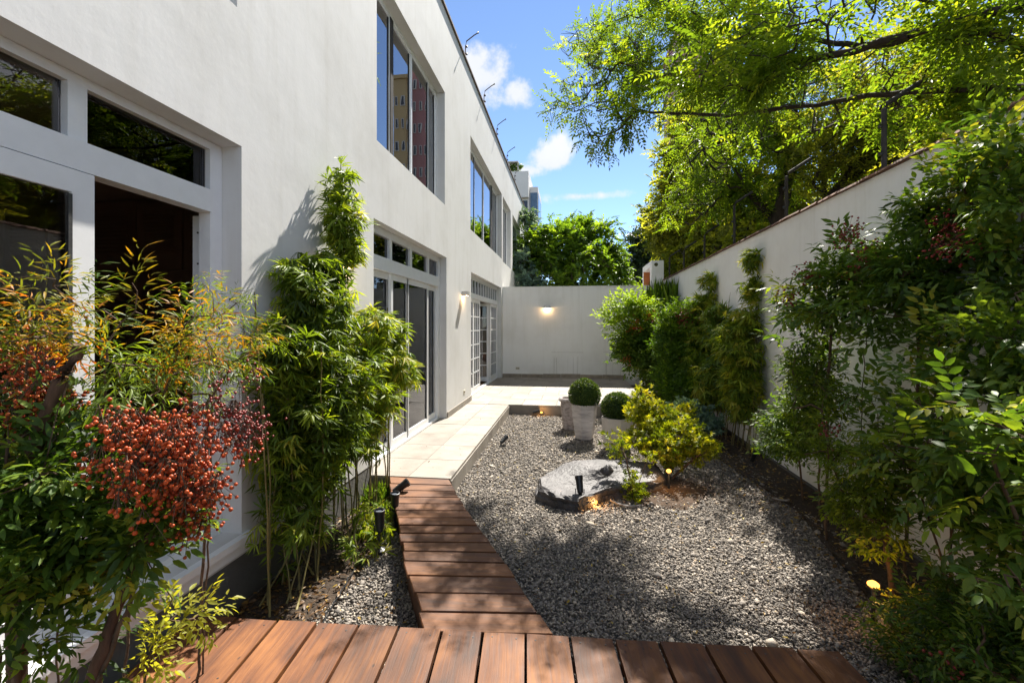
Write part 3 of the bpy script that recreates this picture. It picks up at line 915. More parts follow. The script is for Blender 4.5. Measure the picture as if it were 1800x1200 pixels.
# soil under the left bamboo, mound round the golden shrub, soil under the right planting
def blob_sheet(name, pts, z, mat, amp=.02, mound=False):
    me_pts = [Vector(p) for p in pts]
    c = sum(me_pts, Vector((0, 0))) / len(me_pts)
    rings = 9; n = len(me_pts) * 4; V = []; F = []
    out = []
    for i in range(n):
        t = i / 4; a = int(t) % len(me_pts); f = t - int(t)
        out.append(me_pts[a].lerp(me_pts[(a + 1) % len(me_pts)], f))
    for r in range(rings + 1):
        s = r / rings
        for p in out:
            q = c.lerp(p, s); V.append((q.x, q.y))
    V = np.array(V)
    h = z + (mound_h(V[:, 0], V[:, 1]) if mound else 0) + amp * hnoise(V[:, 0], V[:, 1], 12, 8)
    edge = np.repeat(np.arange(rings + 1) / rings, n)
    h = h - np.where(edge > .95, .03, 0)
    V3 = np.column_stack([V, h])
    for r in range(rings):
        for i in range(n):
            j = (i + 1) % n
            F.append((r * n + i, r * n + j, (r + 1) * n + j, (r + 1) * n + i))
    o = bpy.data.objects.new(name, np_mesh(name, V3, None, mat, True, quads=np.array(F))); o['kind'] = 'structure'
    return link(o)
blob_sheet('planting_soil', [(-2.12, 2.25), (-1.66, 2.25), (-1.5, 2.8), (-1.52, 3.2), (-1.62, 3.6), (-1.8, 4.2), (-1.96, 4.63), (-2.12, 4.63)], .022, M_['soil'], .012)
blob_sheet('soil_mound', [(.95 + .5 * math.cos(a) * (1 + .15 * math.sin(3 * a)), 5.05 + .5 * math.sin(a)) for a in [k * .45 for k in range(14)]], .010, M_['soil_red'], .008, True)
blob_sheet('planting_soil', [(1.6, 1.2), (2.66, 1.2), (2.66, 9.1), (1.62, 9.1), (2.28, 7.0), (2.3, 5.2), (2.35, 4.2), (2.1, 3.1), (1.78, 2.2)], .018, M_['soil'], .014)

# terrace: slabs over a base, riser stones along its edge
terrace = empty('terrace', (0, 0, 0)); terrace['kind'] = 'structure'
mb = MB(); mb.box(-2.42, -1.275, 4.66, 9.17, -.05, .172); mb.box(-2.42, 1.56, 9.17, 14.35, -.05, .172)
mb.build('base', M_['stone_dark'], terrace)
def slab(x0, x1, y0, y1, z0=.168, z1=.2, ch=.003, mat='stone', name='paving_slab', parent=terrace):
    cx, cy = (x0 + x1) / 2, (y0 + y1) / 2
    dz = random.uniform(-.0015, .0015)
    m = MB().prism([(x0 - cx, y0 - cy), (x1 - cx, y0 - cy), (x1 - cx, y1 - cy), (x0 - cx, y1 - cy)], 0, z1 - z0 + dz, ch)
    return m.build(name, M_[mat], parent, loc=(cx, cy, z0))
y = 4.64
while y < 9.13:
    y1 = min(y + .64, 9.148)
    if y1 - y < .15: break
    slab(-2.40, -1.722, y, y1 - .004); slab(-1.718, -1.26, y, y1 - .004)
    y = y1
ys = [9.15 + .7 * k for k in range(8)]
for i in range(7):
    x = -2.40 + (.35 if i % 2 else 0)
    if i % 2: slab(-2.40, x - .004, ys[i], ys[i + 1] - .004)
    while x < 1.55:
        x1 = min(x + .7, 1.57); slab(x, x1 - .004, ys[i], ys[i + 1] - .004); x = x1
# risers
y = 4.66
while y < 9.14:
    y1 = min(y + .62, 9.15)
    MB().box(-1.273, -1.25, y, y1 - .004, -.03, .1675).build('riser_stone', M_['stone'], terrace); y = y1
x = -1.246
while x < 1.5:
    x1 = min(x + .6, 1.55)
    MB().box(x, x1 - .004, 9.145, 9.168, -.03, .1675).build('riser_stone', M_['stone'], terrace); x = x1
MB().box(-1.94, -1.275, 4.640, 4.658, -.03, .1675).build('riser_stone', M_['stone'], terrace)

# foreground deck: planks running towards the camera
deck = empty('timber_deck', (0, 1.5, 0), 'reddish brown hardwood deck with wide gaps across the foreground', 'deck')
def plank(parent, quad, z, th, mat, name='plank', ch=.004, axis=None, tilt=0):
    """quad: four ground points ccw; object local Y runs along the grain"""
    q = [Vector(p) for p in quad]; c = sum(q, Vector((0, 0))) / 4
    d = ((q[3] - q[0]) + (q[2] - q[1])) if axis is None else Vector(axis)
    ang = math.atan2(-d.x, d.y)
    R = Matrix.Rotation(-ang, 2)
    loc = [R @ (p - c) for p in q]
    m = MB().prism([(p.x, p.y) for p in loc], 0, th, ch)
    o = m.build(name, M_[mat], parent)
    o.rotation_euler = (tilt, random.uniform(-.004, .004), ang)
    o.location = (c.x - parent.location.x, c.y - parent.location.y, z - th + random.uniform(-.0015, .0015) - parent.location.z)
    return o
edge_y = lambda x: 2.268 + .049 * (x + 2.1)
jx = [-2.08, -1.82, -1.585, -1.36, -1.13, -.91, -.68, -.46, -.238, -.012, .213, .435, .66, .885, 1.10, 1.31]
for i in range(len(jx) - 1):
    g = random.uniform(.006, .010)
    a, b = jx[i] + g, jx[i + 1] - g
    y0 = 1.58 if b < -.95 else -.6
    yn0, yn1 = edge_y(a) + random.uniform(-.004, .004), edge_y(b) + random.uniform(-.004, .004)
    sl = .10
    plank(deck, [(a + sl * (yn0 - y0), y0), (b + sl * (yn1 - y0), y0), (b, yn1), (a, yn0)], .2, .034, 'deck')
mb = MB(); mb.tube([(-2.05, 2.16, .12), (1.28, 2.32, .12)], .03, 4); mb.tube([(-2.05, 1.75, .12), (1.3, 1.9, .12)], .03, 4); mb.tube([(-.9, .6, .12), (1.4, .8, .12)], .03, 4)
mb.build('joist', M_['fascia'], deck, loc=(0, -1.5, 0))
scr = MB()
for i in range(len(jx) - 1):
    for f in (.22, .78):
        for back in (.05, .42):
            if back > .3 and i < 1: continue
            xx = jx[i] + (jx[i + 1] - jx[i]) * f + .1 * back; yy = edge_y(xx) - back - random.uniform(-.01, .01)
            scr.lathe([(.0045, 0), (.0045, .0012)], 6, (xx, yy - 1.5, .1995))
o = scr.build('screws', M_['darkgasket'], deck); o['kind'] = 'stuff'
for x in (-1.7, -.6, .5, 1.2):
    MB().box(x - .04, x + .04, 2.12 + .05 * x * .9, 2.20 + .05 * x * .9, -.05, .10).build('post', M_['fascia'], deck, loc=(0, -1.5, 0))

# walkway boards (skewed, warped)
walk = empty('timber_walkway', (-1.0, 3.5, 0), 'narrow raised walkway of cross boards leading from deck to stone terrace', 'walkway')
Lp = [(0, -1.94, 4.635), (.47, -1.13 - .21, 3.4), (.70, -1.13, 2.99), (1, -.76, 2.315)]
# edges as smooth curves in y
def edge_l(y): return np.interp(y, [2.30, 2.97, 3.6, 4.635], [-.752, -1.125, -1.42, -1.935])
def edge_r(y): return np.interp(y, [2.35, 3.03, 3.51, 4.2, 4.635], [-.088, -.435, -.705, -1.07, -1.28])
yl = [4.632, 4.43, 4.255, 4.09, 3.935, 3.79, 3.65, 3.515, 3.38, 3.245, 3.12, 2.985, 2.815, 2.64, 2.47, 2.305]
yr = [4.632, 4.46, 4.30, 4.155, 4.01, 3.865, 3.73, 3.59, 3.455, 3.32, 3.185, 3.045, 2.885, 2.71, 2.54, 2.372]
for i in range(15):
    g = random.uniform(.006, .011)
    a0, a1, b0, b1 = yl[i] - g, yl[i + 1] + g, yr[i] - g, yr[i + 1] + g
    e = [random.uniform(-.012, .012) for _ in range(4)]
    plank(walk, [(edge_l(a1) + e[0], a1), (edge_r(b1) + e[1], b1), (edge_r(b0) + e[1], b0), (edge_l(a0) + e[0], a0)], .196, .03, 'walk', axis=(1, .08))
for side, fn, off in (('l', edge_l, .022), ('r', edge_r, -.03)):
    ysq = np.linspace(4.60, 2.36, 9)
    V = []; F = []
    for yy in ysq:
        x = float(fn(yy)) + off
        V += [(x, yy, -.03), (x + .028, yy, -.03), (x + .028, yy, .160), (x, yy, .160)]
    for i in range(8):
        for k in range(4):
            F.append((i * 4 + k, i * 4 + (k + 1) % 4, (i + 1) * 4 + (k + 1) % 4, (i + 1) * 4 + k))
    F += [(0, 1, 2, 3), (35, 34, 33, 32)]
    MB().add(V, F).build('side_board', M_['fascia'], walk, loc=(1.0, -3.5, 0))

# ------------------------------------------------------------------ house on the left
house = empty('white_house', (WX, 0, 0), 'two storey white stucco house with recessed windows and doors along the garden', 'house')
H = Vector((-WX, 0, 0))
def hb(mb, name, mat, parent=house): 
    off = (-WX, 0, 0) if parent is house else (0, 0, 0)
    return mb.build(name, M_[mat], parent, loc=off)

def wall_openings(x_out, x_in, y0, y1, z0, z1, holes):
    ysq = sorted({y0, y1, *[h[0] for h in holes], *[h[1] for h in holes]})
    zsq = sorted({z0, z1, *[h[2] for h in holes], *[h[3] for h in holes]})
    solid = {}
    for i in range(len(ysq) - 1):
        for j in range(len(zsq) - 1):
            cy, cz = (ysq[i] + ysq[i + 1]) / 2, (zsq[j] + zsq[j + 1]) / 2
            solid[i, j] = not any(h[0] < cy < h[1] and h[2] < cz < h[3] for h in holes)
    mb = MB()
    for (i, j), s in solid.items():
        if not s: continue
        a, b, c, d = ysq[i], ysq[i + 1], zsq[j], zsq[j + 1]
        mb.add([(x_out, a, c), (x_out, b, c), (x_out, b, d), (x_out, a, d)], [(0, 1, 2, 3)])
        mb.add([(x_in, a, c), (x_in, b, c), (x_in, b, d), (x_in, a, d)], [(3, 2, 1, 0)])
        for di, dj, q in ((-1, 0, [(x_out, a, c), (x_out, a, d), (x_in, a, d), (x_in, a, c)]), (1, 0, [(x_in, b, c), (x_in, b, d), (x_out, b, d), (x_out, b, c)]),
                          (0, -1, [(x_in, a, c), (x_in, b, c), (x_out, b, c), (x_out, a, c)]), (0, 1, [(x_out, a, d), (x_out, b, d), (x_in, b, d), (x_in, a, d)])):
            if not solid.get((i + di, j + dj), False): mb.add(q, [(0, 1, 2, 3)])
    return mb
HOLES = [(-1.6, 2.72, .44, 2.97), (4.72, 7.63, .2, 2.97), (9.56, 13.76, .2, 2.95),
         (-.6, 2.68, 3.85, 5.80), (4.80, 7.53, 3.85, 5.76), (9.50, 13.88, 3.85, 5.85), (14.11, 15.99, 3.80, 5.85), (16.46, 18.86, 3.80, 5.85)]
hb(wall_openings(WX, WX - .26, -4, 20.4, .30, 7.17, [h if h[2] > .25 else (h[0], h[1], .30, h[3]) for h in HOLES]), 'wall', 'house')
# low strip of wall below .30 between the doors, plinth by the planting bed
mb = MB(); mb.box(WX - .26, WX, 7.63, 9.56, -.05, .3); hb(mb, 'wall_foot', 'house')
mb = MB(); mb.box(WX - .26, WX, 13.76, 20.4, -.05, .3); hb(mb, 'wall_foot', 'house')
mb = MB(); mb.box(WX - .26, WX - .004, -4, 4.655, -.1, .298); hb(mb, 'plinth', 'plinth')
mb = MB(); mb.box(WX - .26, WX, 4.657, 4.72, -.05, .3); hb(mb, 'wall_foot', 'house')
# end and rear of the house, roof, parapet coping
mb = MB(); mb.box(-9.5, WX - .26, 20.2, 20.4, -.05, 7.17); mb.box(-9.5, WX - .26, -4, -3.8, -.05, 7.17); mb.box(-9.7, -9.5, -4, 20.4, -.05, 7.17); hb(mb, 'rear_wall', 'house')
mb = MB(); mb.box(-9.5, WX - .26, -3.8, 20.2, 6.9, 7.0); hb(mb, 'roof', 'plinth')
y = -4.0
while y < 20.4:
    y1 = min(y + .9, 20.46); mb = MB(); mb.box(WX - .30, WX + .035, y, y1 - .006, 7.171, 7.205 + random.uniform(0, .003)); hb(mb, 'coping_stone', 'rust'); y = y1
# interior: floors, ceiling, partitions
mb = MB(); mb.box(-6.6, WX - .27, -3.8, 20.2, .12, .19); hb(mb, 'interior_floor', 'floor_in')
mb = MB(); mb.box(-6.6, WX - .27, -3.8, 20.2, 3.10, 3.60); hb(mb, 'ceiling_slab', 'plaster_in')
mb = MB()
for yy in (4.5, 8.7, 15.0): mb.box(-6.6, WX - .27, yy, yy + .1, .19, 3.10)
for yy in (4.2, 8.5, 15.0): mb.box(-6.6, WX - .27, yy, yy + .1, 3.60, 6.9)
mb.box(-6.7, -6.6, -3.8, 20.2, .19, 6.9); hb(mb, 'partition_wall', 'plaster_in')
# built-in wardrobe with louvred doors seen through the first door
ward = MB(); ward.box(-6.58, -2.75, 4.12, 4.49, .2, 3.08); wd = hb(ward, 'wardrobe', 'cabinet')
for k in range(7):
    x0 = -6.5 + k * .53
    for z0, z1 in ((.26, 2.30), (2.36, 3.04)):
        d = MB(); d.box(x0, x0 + .50, 4.095, 4.119, z0, z1); hb(d, 'wardrobe_door', 'cabinet', wd)
        lv = MB(); zz = z0 + (.16 if z0 > 2 else .08)
        while zz < z1 - .09:
            lv.add([(x0 + .08, 4.094, zz), (x0 + .42, 4.094, zz), (x0 + .42, 4.068, zz + .024), (x0 + .08, 4.068, zz + .024), (x0 + .08, 4.094, zz + .010), (x0 + .42, 4.094, zz + .010)],
                   [(0, 1, 2, 3), (3, 2, 5, 4), (0, 3, 4), (1, 5, 2)]); zz += .04
        q = hb(lv, 'louvre', 'cabinet', wd); q['kind'] = 'stuff'
        kb = MB(); kb.lathe([(.012, 0), (.018, .012), (.012, .024)], 8); o = kb.build('knob', M_['black'], wd, loc=(x0 + (.46 if k % 2 else .04), 4.094, z0 + .07)); o.rotation_euler = (math.pi / 2, 0, 0)

def glass_pane(parent, x, y0, y1, z0, z1, mat, name='pane', wob=.003):
    cy, cz = (y0 + y1) / 2, (z0 + z1) / 2
    mb = MB(); mb.box(-.003, .003, -(y1 - y0) / 2, (y1 - y0) / 2, -(z1 - z0) / 2, (z1 - z0) / 2)
    o = mb.build(name, M_[mat], parent, loc=(x, cy, cz))
    o.rotation_euler = (0, random.uniform(-wob, wob), random.uniform(-wob, wob))
    return o

def hwin(name, label=None):
    return empty_child(name, label)
def empty_child(name, mb, mat='frame', label=None):
    o = mb.build(name, M_[mat], house, loc=(-WX, 0, 0))
    if label: o['label'] = label
    return o

# upper windows: (hole, recess, pane intervals, mullions)
def upper_window(hole, panes, rec=.14, dark=()):
    y0, y1, z0, z1 = hole
    x = WX - rec
    mb = MB(); t = .05
    mb.box(x - .05, x, y0 + .002, y0 + t, z0 + .002, z1 - .002); mb.box(x - .05, x, y1 - t, y1 - .002, z0 + .002, z1 - .002)
    mb.box(x - .05, x, y0 + t, y1 - t, z0 + .002, z0 + t); mb.box(x - .05, x, y0 + t, y1 - t, z1 - t, z1 - .002)
    fr = empty_child('window', mb)
    for k, (a, b) in enumerate(panes):
        xs = x - .035 + (.0 if k % 2 else .016)
        q = MB(); s = .035
        q.box(xs - .012, xs + .012, a, a + s, z0 + t, z1 - t); q.box(xs - .012, xs + .012, b - s, b, z0 + t, z1 - t)
        q.box(xs - .012, xs + .012, a + s, b - s, z0 + t, z0 + t + s + .01); q.box(xs - .012, xs + .012, a + s, b - s, z1 - t - s, z1 - t)
        q.build('sash', M_['frame'], fr)
        g = MB(); g.box(xs + .004, xs + .013, b - s - .02, b - s - .001, z0 + t + .03, z1 - t - s - .001); g.build('gasket', M_['darkgasket'], fr)
        glass_pane(fr, xs, a + s, b - s, z0 + t + s + .01, z1 - t - s, 'glass')
    for a, b in dark:
        MB().box(x - .02, x + .004, a, b, z0 + t, z1 - t).build('mullion', M_['metal'], fr)
    return fr
upper_window(HOLES[3], [(-.55, .5), (.48, 1.5), (1.48, 2.63)])
upper_window(HOLES[4], [(4.85, 5.52), (5.62, 6.30), (6.30, 7.08), (7.08, 7.48)], dark=((5.52, 5.61),))
upper_window(HOLES[5], [(9.55, 10.6), (10.6, 11.7), (11.7, 12.75), (12.95, 13.83)], dark=((12.76, 12.94),))
upper_window(HOLES[6], [(14.16, 15.05), (15.05, 15.94)])
upper_window(HOLES[7], [(16.51, 17.6), (17.6, 18.81)])
# curtains behind the upper windows
for (a, b) in ((4.9, 5.5), (7.1, 7.5), (9.6, 10.0), (13.0, 13.8), (.6, 1.4), (2.2, 2.65)):
    mb = MB(); n = 26; vs = []
    for k in range(n + 1):
        yy = a + (b - a) * k / n; xx = WX - .42 + .03 * math.sin(k * 1.3)
        vs += [(xx, yy, 3.7), (xx, yy, 5.9)]
    mb.add(vs, [(2 * k, 2 * k + 2, 2 * k + 3, 2 * k + 1) for k in range(n)])
    o = hb(mb, 'curtain', 'curtain')

# door 1: wide sliding door and transoms over a white ledge
x = WX - .14
mb = MB()
mb.box(x - .08, x, 2.62, 2.718, .442, 2.968)                      # right jamb
mb.box(x - .08, x, -1.598, 2.62, 2.92, 2.968)                     # head
mb.box(x - .08, x + .012, -1.598, 2.62, 2.52, 2.66)               # transom rail
mb.box(x - .08, x, 1.795, 1.88, 2.66, 2.92); mb.box(x - .08, x, .62, .70, 2.66, 2.92)
mb.box(x - .10, x + .02, -1.598, 2.62, .442, .485)                # sill track
d1 = empty_child('door_frame', mb)
glass_pane(d1, x - .04, 1.88, 2.62, 2.66, 2.92, 'glass_door'); glass_pane(d1, x - .04, .70, 1.795, 2.66, 2.92, 'glass_door'); glass_pane(d1, x - .04, -1.59, .62, 2.66, 2.92, 'glass_door')
leaf = MB(); xl = x + .015
leaf.box(xl - .035, xl, 1.80, 1.90, .487, 2.515); leaf.box(xl - .035, xl, .35, .45, .487, 2.515)
leaf.box(xl - .035, xl, .45, 1.80, 2.41, 2.515); leaf.box(xl - .035, xl, .45, 1.80, .487, .60)
dl = empty_child('sliding_door', leaf, label='closed white framed sliding leaf, left of the open gap')
glass_pane(dl, xl - .018, .45, 1.80, .60, 2.41, 'glass_door')
MB().box(xl, xl + .006, 1.782, 1.799, .61, 2.40).build('gasket', M_['darkgasket'], dl)
hd = MB(); hd.box(xl, xl + .03, 1.84, 1.86, 1.25, 1.45); hd.build('handle', M_['brushed'], dl)
leaf = MB(); leaf.box(x - .075, x - .04, -1.5, -1.4, .487, 2.515); leaf.box(x - .075, x - .04, .30, .40, .487, 2.515); leaf.box(x - .075, x - .04, -1.4, .30, 2.41, 2.515); leaf.box(x - .075, x - .04, -1.4, .3, .487, .6)
dl = empty_child('sliding_door', leaf); glass_pane(dl, x - .058, -1.4, .30, .60, 2.41, 'glass_door')
fx = MB(); fx.box(x - .16, x - .085, 2.66, 2.72, .49, 2.51)
o = empty_child('door_jamb', fx)
for k in range(9):
    MB().lathe([(.006, 0), (.006, .006)], 6).build('screw', M_['darkgasket'], o, loc=(x - .12, 2.659, .8 + k * .2)).rotation_euler = (math.pi / 2, 0, 0)
mb = MB(); mb.box(WX - .138, WX + .05, -1.62, 2.78, .395, .4395); mb.box(WX + .001, WX + .028, -1.62, 2.76, .33, .394); hb(mb, 'sill', 'frame')

# door 2: four tall leaves with a row of transom lights
x = WX - .12
mb = MB()
mb.box(x - .09, x, 4.722, 4.80, .2, 2.968); mb.box(x - .09, x, 7.54, 7.628, .2, 2.968)
mb.box(x - .09, x, 4.80, 7.54, 2.88, 2.968); mb.box(x - .09, x + .02, 4.80, 7.54, 2.46, 2.62); mb.box(x - .09, x + .01, 4.80, 7.54, .205, .235)
for a in (5.46, 6.19, 6.98): mb.box(x - .07, x - .005, a, a + .08, 2.62, 2.88)
d2 = empty_child('door_frame', mb)
for a, b in ((4.80, 5.46), (5.54, 6.19), (6.27, 6.98), (7.06, 7.54)): glass_pane(d2, x - .04, a, b, 2.62, 2.88, 'glass_door')
for k, (a, b) in enumerate(((4.81, 5.57), (5.52, 6.13), (6.09, 7.03), (6.99, 7.53))):
    xs = x - .01 - .038 * (k in (0, 3))
    q = MB(); s = .062
    q.box(xs - .036, xs, a, a + s, .237, 2.455); q.box(xs - .036, xs, b - s, b, .237, 2.455)
    q.box(xs - .036, xs, a + s, b - s, 2.38, 2.455); q.box(xs - .036, xs, a + s, b - s, .237, .335)
    o = empty_child('glass_door', q)
    glass_pane(o, xs - .018, a + s, b - s, .335, 2.38, 'glass_door')
    MB().box(xs, xs + .004, b - s - .012, b - s - .0005, .34, 2.375).build('gasket', M_['darkgasket'], o)
    if k in (1, 2): MB().box(xs, xs + .03, (b - .035) if k == 1 else (a + .02), (b - .02) if k == 1 else (a + .035), 1.15, 1.32).build('handle', M_['brushed'], o)
# door 3: french doors with glazing bars, middle standing open
x = WX - .12
mb = MB()
mb.box(x - .09, x, 9.562, 9.63, .2, 2.948); mb.box(x - .09, x, 13.69, 13.758, .2, 2.948)
mb.box(x - .09, x, 9.63, 13.69, 2.86, 2.948); mb.box(x - .09, x + .02, 9.63, 13.69, 2.42, 2.54); mb.box(x - .09, x + .01, 9.63, 13.69, .205, .23)
for k in range(1, 12): mb.box(x - .06, x - .01, 9.63 + k * .338 - .018, 9.63 + k * .338 + .018, 2.54, 2.86)
d3 = empty_child('door_frame', mb)
for k in range(12): glass_pane(d3, x - .035, 9.65 + k * .338, 9.63 + (k + 1) * .338 - .02, 2.54, 2.86, 'glass_door')
def french(a, b, xs, nc, rot=0, hinge=None, label=None):
    root = MB(); s = .06
    w = b - a
    root.box(-.018, .018, 0, s, .235, 2.415); root.box(-.018, .018, w - s, w, .235, 2.415); root.box(-.018, .018, s, w - s, 2.34, 2.415); root.box(-.018, .018, s, w - s, .235, .36)
    for k in range(1, nc):
        c = s + (w - 2 * s) * k / nc; root.box(-.012, .012, c - .012, c + .012, .36, 2.34)
    for k in range(1, 6):
        z = .36 + 1.98 * k / 6; root.box(-.011, .011, s, w - s, z - .012, z + .012)
    o = root.build('french_door', M_['frame'], house)
    o.location = (xs - WX, a, 0); o.rotation_euler = (0, 0, rot)
    if label: o['label'] = label
    for i in range(nc):
        for j in range(6):
            c0 = s + (w - 2 * s) * i / nc + .013; c1 = s + (w - 2 * s) * (i + 1) / nc - .013; z0 = .36 + 1.98 * j / 6 + .013; z1 = .36 + 1.98 * (j + 1) / 6 - .013
            glass_pane(o, 0, c0, c1, z0, z1, 'glass_door', wob=0)
    return o
french(9.64, 10.42, x - .03, 3); french(10.42, 11.18, x - .03, 3)
french(12.66, 13.68, x - .03, 4); french(12.60, 13.28, x - .05, 2, rot=math.radians(100), label='french door leaf swung open into the house')
# curtains behind the french doors
for (a, b) in ((9.66, 11.15), (12.75, 13.65)):
    mb = MB(); n = 60; vs = []
    for k in range(n + 1):
        yy = a + (b - a) * k / n; xx = WX - .36 + .03 * math.sin(k * 1.15)
        vs += [(xx, yy, .25), (xx, yy, 2.5)]
    mb.add(vs, [(2 * k, 2 * k + 2, 2 * k + 3, 2 * k + 1) for k in range(n)]); hb(mb, 'curtain', 'curtain')
# skirting stones at the foot of the house wall
for y0 in (7.66, 8.29, 8.92):
    mb = MB(); mb.box(WX + .001, WX + .02, y0, y0 + .622, .2005, .305); hb(mb, 'skirting_stone', 'stone')

# roof spikes of the electric fence
def spike(yb, h, lean, name='fence_spike'):
    t = empty(name, (WX - .03, yb, 7.205), group='bent metal electric fence spikes along the roof edge')
    mb = MB(); mb.tube([(0, 0, 0), (.005, 0, h * .55), (.03, 0, h * .72), (lean * .7, .02, h * .92), (lean, .03, h)], .011, 6)
    mb.build('rod', M_['rust'], t)
    for zz in (.25, .5):
        m2 = MB(); m2.lathe([(.02, 0), (.022, .02), (.012, .04)], 6, (.03, 0, h * zz)); m2.build('insulator', M_['black'], t)
    m2 = MB(); m2.lathe([(.018, 0), (.02, .015), (.01, .03)], 6, (lean, .03, h - .01)); m2.build('insulator', M_['black'], t)
    return t
spk = []
lab = ['nearest bent metal spike on the white house roof edge, against the upper cloud', 'second bent metal spike from the camera on the white house roof edge', 'third bent metal spike on the roof edge, between the two clouds',
       'fourth bent metal spike on the roof edge, just before the lower cloud', 'farthest bent metal spike on the roof edge, in front of the far apartment block', 'nearest roof edge spike, out past the top of the picture']
for i, yb in enumerate((9.15, 11.15, 13.1, 15.2, 17.3)):
    s_ = spike(yb, .60, .26); s_['label'] = lab[i]; s_['category'] = 'fence spike'; spk.append(yb)

# wall sconces
def sconce(loc, rz, label):
    t = empty('wall_sconce', loc, label, 'wall lamp', 'metal box wall lamps')
    t.rotation_euler = (0, 0, rz)      # local -Y points away from the wall
    mb = MB(); w, d, h = .19, .115, .085
    mb.box(-w / 2, w / 2, -.012, 0, -h / 2, h / 2); mb.build('back_plate', M_['brushed'], t)
    mb = MB(); mb.box(-w / 2, w / 2, -d, -.012, h / 2 - .008, h / 2); mb.box(-w / 2, w / 2, -d, -d + .008, -h / 2, h / 2 - .008)
    mb.box(-w / 2, -w / 2 + .008, -d + .008, -.012, -h / 2, h / 2 - .008); mb.box(w / 2 - .008, w / 2, -d + .008, -.012, -h / 2, h / 2 - .008); mb.build('housing', M_['brushed'], t)
    mb = MB(); mb.lathe([(.012, -.030), (.028, -.02), (.03, 0), (.02, .02)], 12, (0, -.06, -.012)); mb.build('bulb', M_['bulb_soft'], t, smooth=True)
    ld = bpy.data.lights.new('sconce_light', 'POINT'); ld.energy = 2.2; ld.color = (1, .62, .28); ld.shadow_soft_size = .02
    lo = bpy.data.objects.new('sconce_light', ld); lo.location = (0, -.06, -.065); COL.objects.link(lo); lo.parent = t
    return t
sconce((-.755, BY, 2.38), 0, 'lit metal box lamp on the white wall at the end of the garden')
sconce((WX, 8.82, 2.43), math.pi / 2, 'lit metal box lamp on the house wall between the two glazed doors')
sconce((WX, 3.98, 2.38), math.pi / 2, 'lit metal box lamp on the house wall behind the tall bamboo')
def outlet(loc, rz, label):
    t = empty('wall_outlet', loc, label, 'outlet'); t.rotation_euler = (0, 0, rz)
    mb = MB(); mb.add([(-.06, 0, -.038), (.06, 0, -.038), (.06, 0, .038), (-.06, 0, .038), (-.054, -.008, -.032), (.054, -.008, -.032), (.054, -.008, .032), (-.054, -.008, .032)],
                      [(4, 5, 6, 7), (0, 1, 5, 4), (1, 2, 6, 5), (2, 3, 7, 6), (3, 0, 4, 7)]); mb.build('cover_plate', M_['outlet'], t)
    mb = MB(); mb.box(-.03, -.012, -.011, -.0085, -.015, .015); mb.box(.012, .03, -.011, -.0085, -.015, .015); mb.build('socket', M_['darkgasket'], t)
outlet((-1.67, BY, .47), 0, 'small ivory outlet plate low on the end wall')
o_ = outlet((WX, 8.93, .47), math.pi / 2, 'small ivory outlet plate low on the house wall beside the french doors')

# ------------------------------------------------------------------ back wall, pillar, right wall
bw = empty('back_wall', (0, BY, 0), 'plain white wall closing the far end of the garden', 'wall')
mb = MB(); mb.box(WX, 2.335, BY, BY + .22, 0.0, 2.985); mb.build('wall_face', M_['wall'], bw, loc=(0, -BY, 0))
x = WX + .002
while x < 1.6:
    x1 = min(x + random.choice((.55, .6, .66)), 1.62)
    MB().prism([(x, BY - .03), (x1 - .005, BY - .03), (x1 - .005, BY - .001), (x, BY - .001)], .2005, .31 + random.uniform(-.012, .008), .004).build('skirting_stone', M_['stone_dark'], bw, loc=(0, -BY, 0)); x = x1
mb = MB(); mb.box(WX - .0, 2.33, BY - .015, BY + .235, 2.9855, 3.005); mb.build('wall_cap', M_['wall'], bw, loc=(0, -BY, 0))

pil = empty('wall_pillar', (2.5, 13.95, 0), 'white block pillar with an orange lined niche where the two garden walls meet', 'pillar')
mb = MB()
X0, X1, Y0, Y1, ZT = 2.34, 2.688, 13.88, 15.6, 3.72
NA, NB, NZ0, NZ1 = 14.15, 15.45, 3.02, 3.55
mb.box(X0, X1, Y0, NA, 0, ZT); mb.box(X0, X1, NB, Y1, 0, ZT); mb.box(X0, X1, NA, NB, 0, NZ0); mb.box(X0, X1, NA, NB, NZ1, ZT); mb.box(X1 - .05, X1, NA, NB, NZ0, NZ1)
mb.build('body', M_['wall_r'], pil, loc=(-2.5, -13.95, 0))
mb = MB(); mb.box(X1 - .058, X1 - .0505, NA + .002, NB - .002, NZ0 + .002, NZ1 - .002); mb.box(X0 + .01, X1 - .06, NB - .01, NB - .002, NZ0 + .002, NZ1 - .002)
M_['niche'] = surface('orange_niche_paint', [(.3, (.30, .10, .03)), (.7, (.36, .13, .04))], rough=.8)
mb.build('niche_lining', M_['niche'], pil, loc=(-2.5, -13.95, 0))
mb = MB(); mb.lathe([(.05, 0), (.055, .006), (.045, .012)], 16); o = mb.build('vent_ring', M_['twig'], pil, loc=(2.47 - 2.5, 13.878 - 13.95, 3.60)); o.rotation_euler = (math.pi / 2, 0, 0)
mb = MB(); mb.lathe([(.045, 0), (.045, .006)], 14); o = mb.build('vent_ring', M_['metal'], pil, loc=(2.43 - 2.5, 13.878 - 13.95, 2.66)); o.rotation_euler = (math.pi / 2, 0, 0)

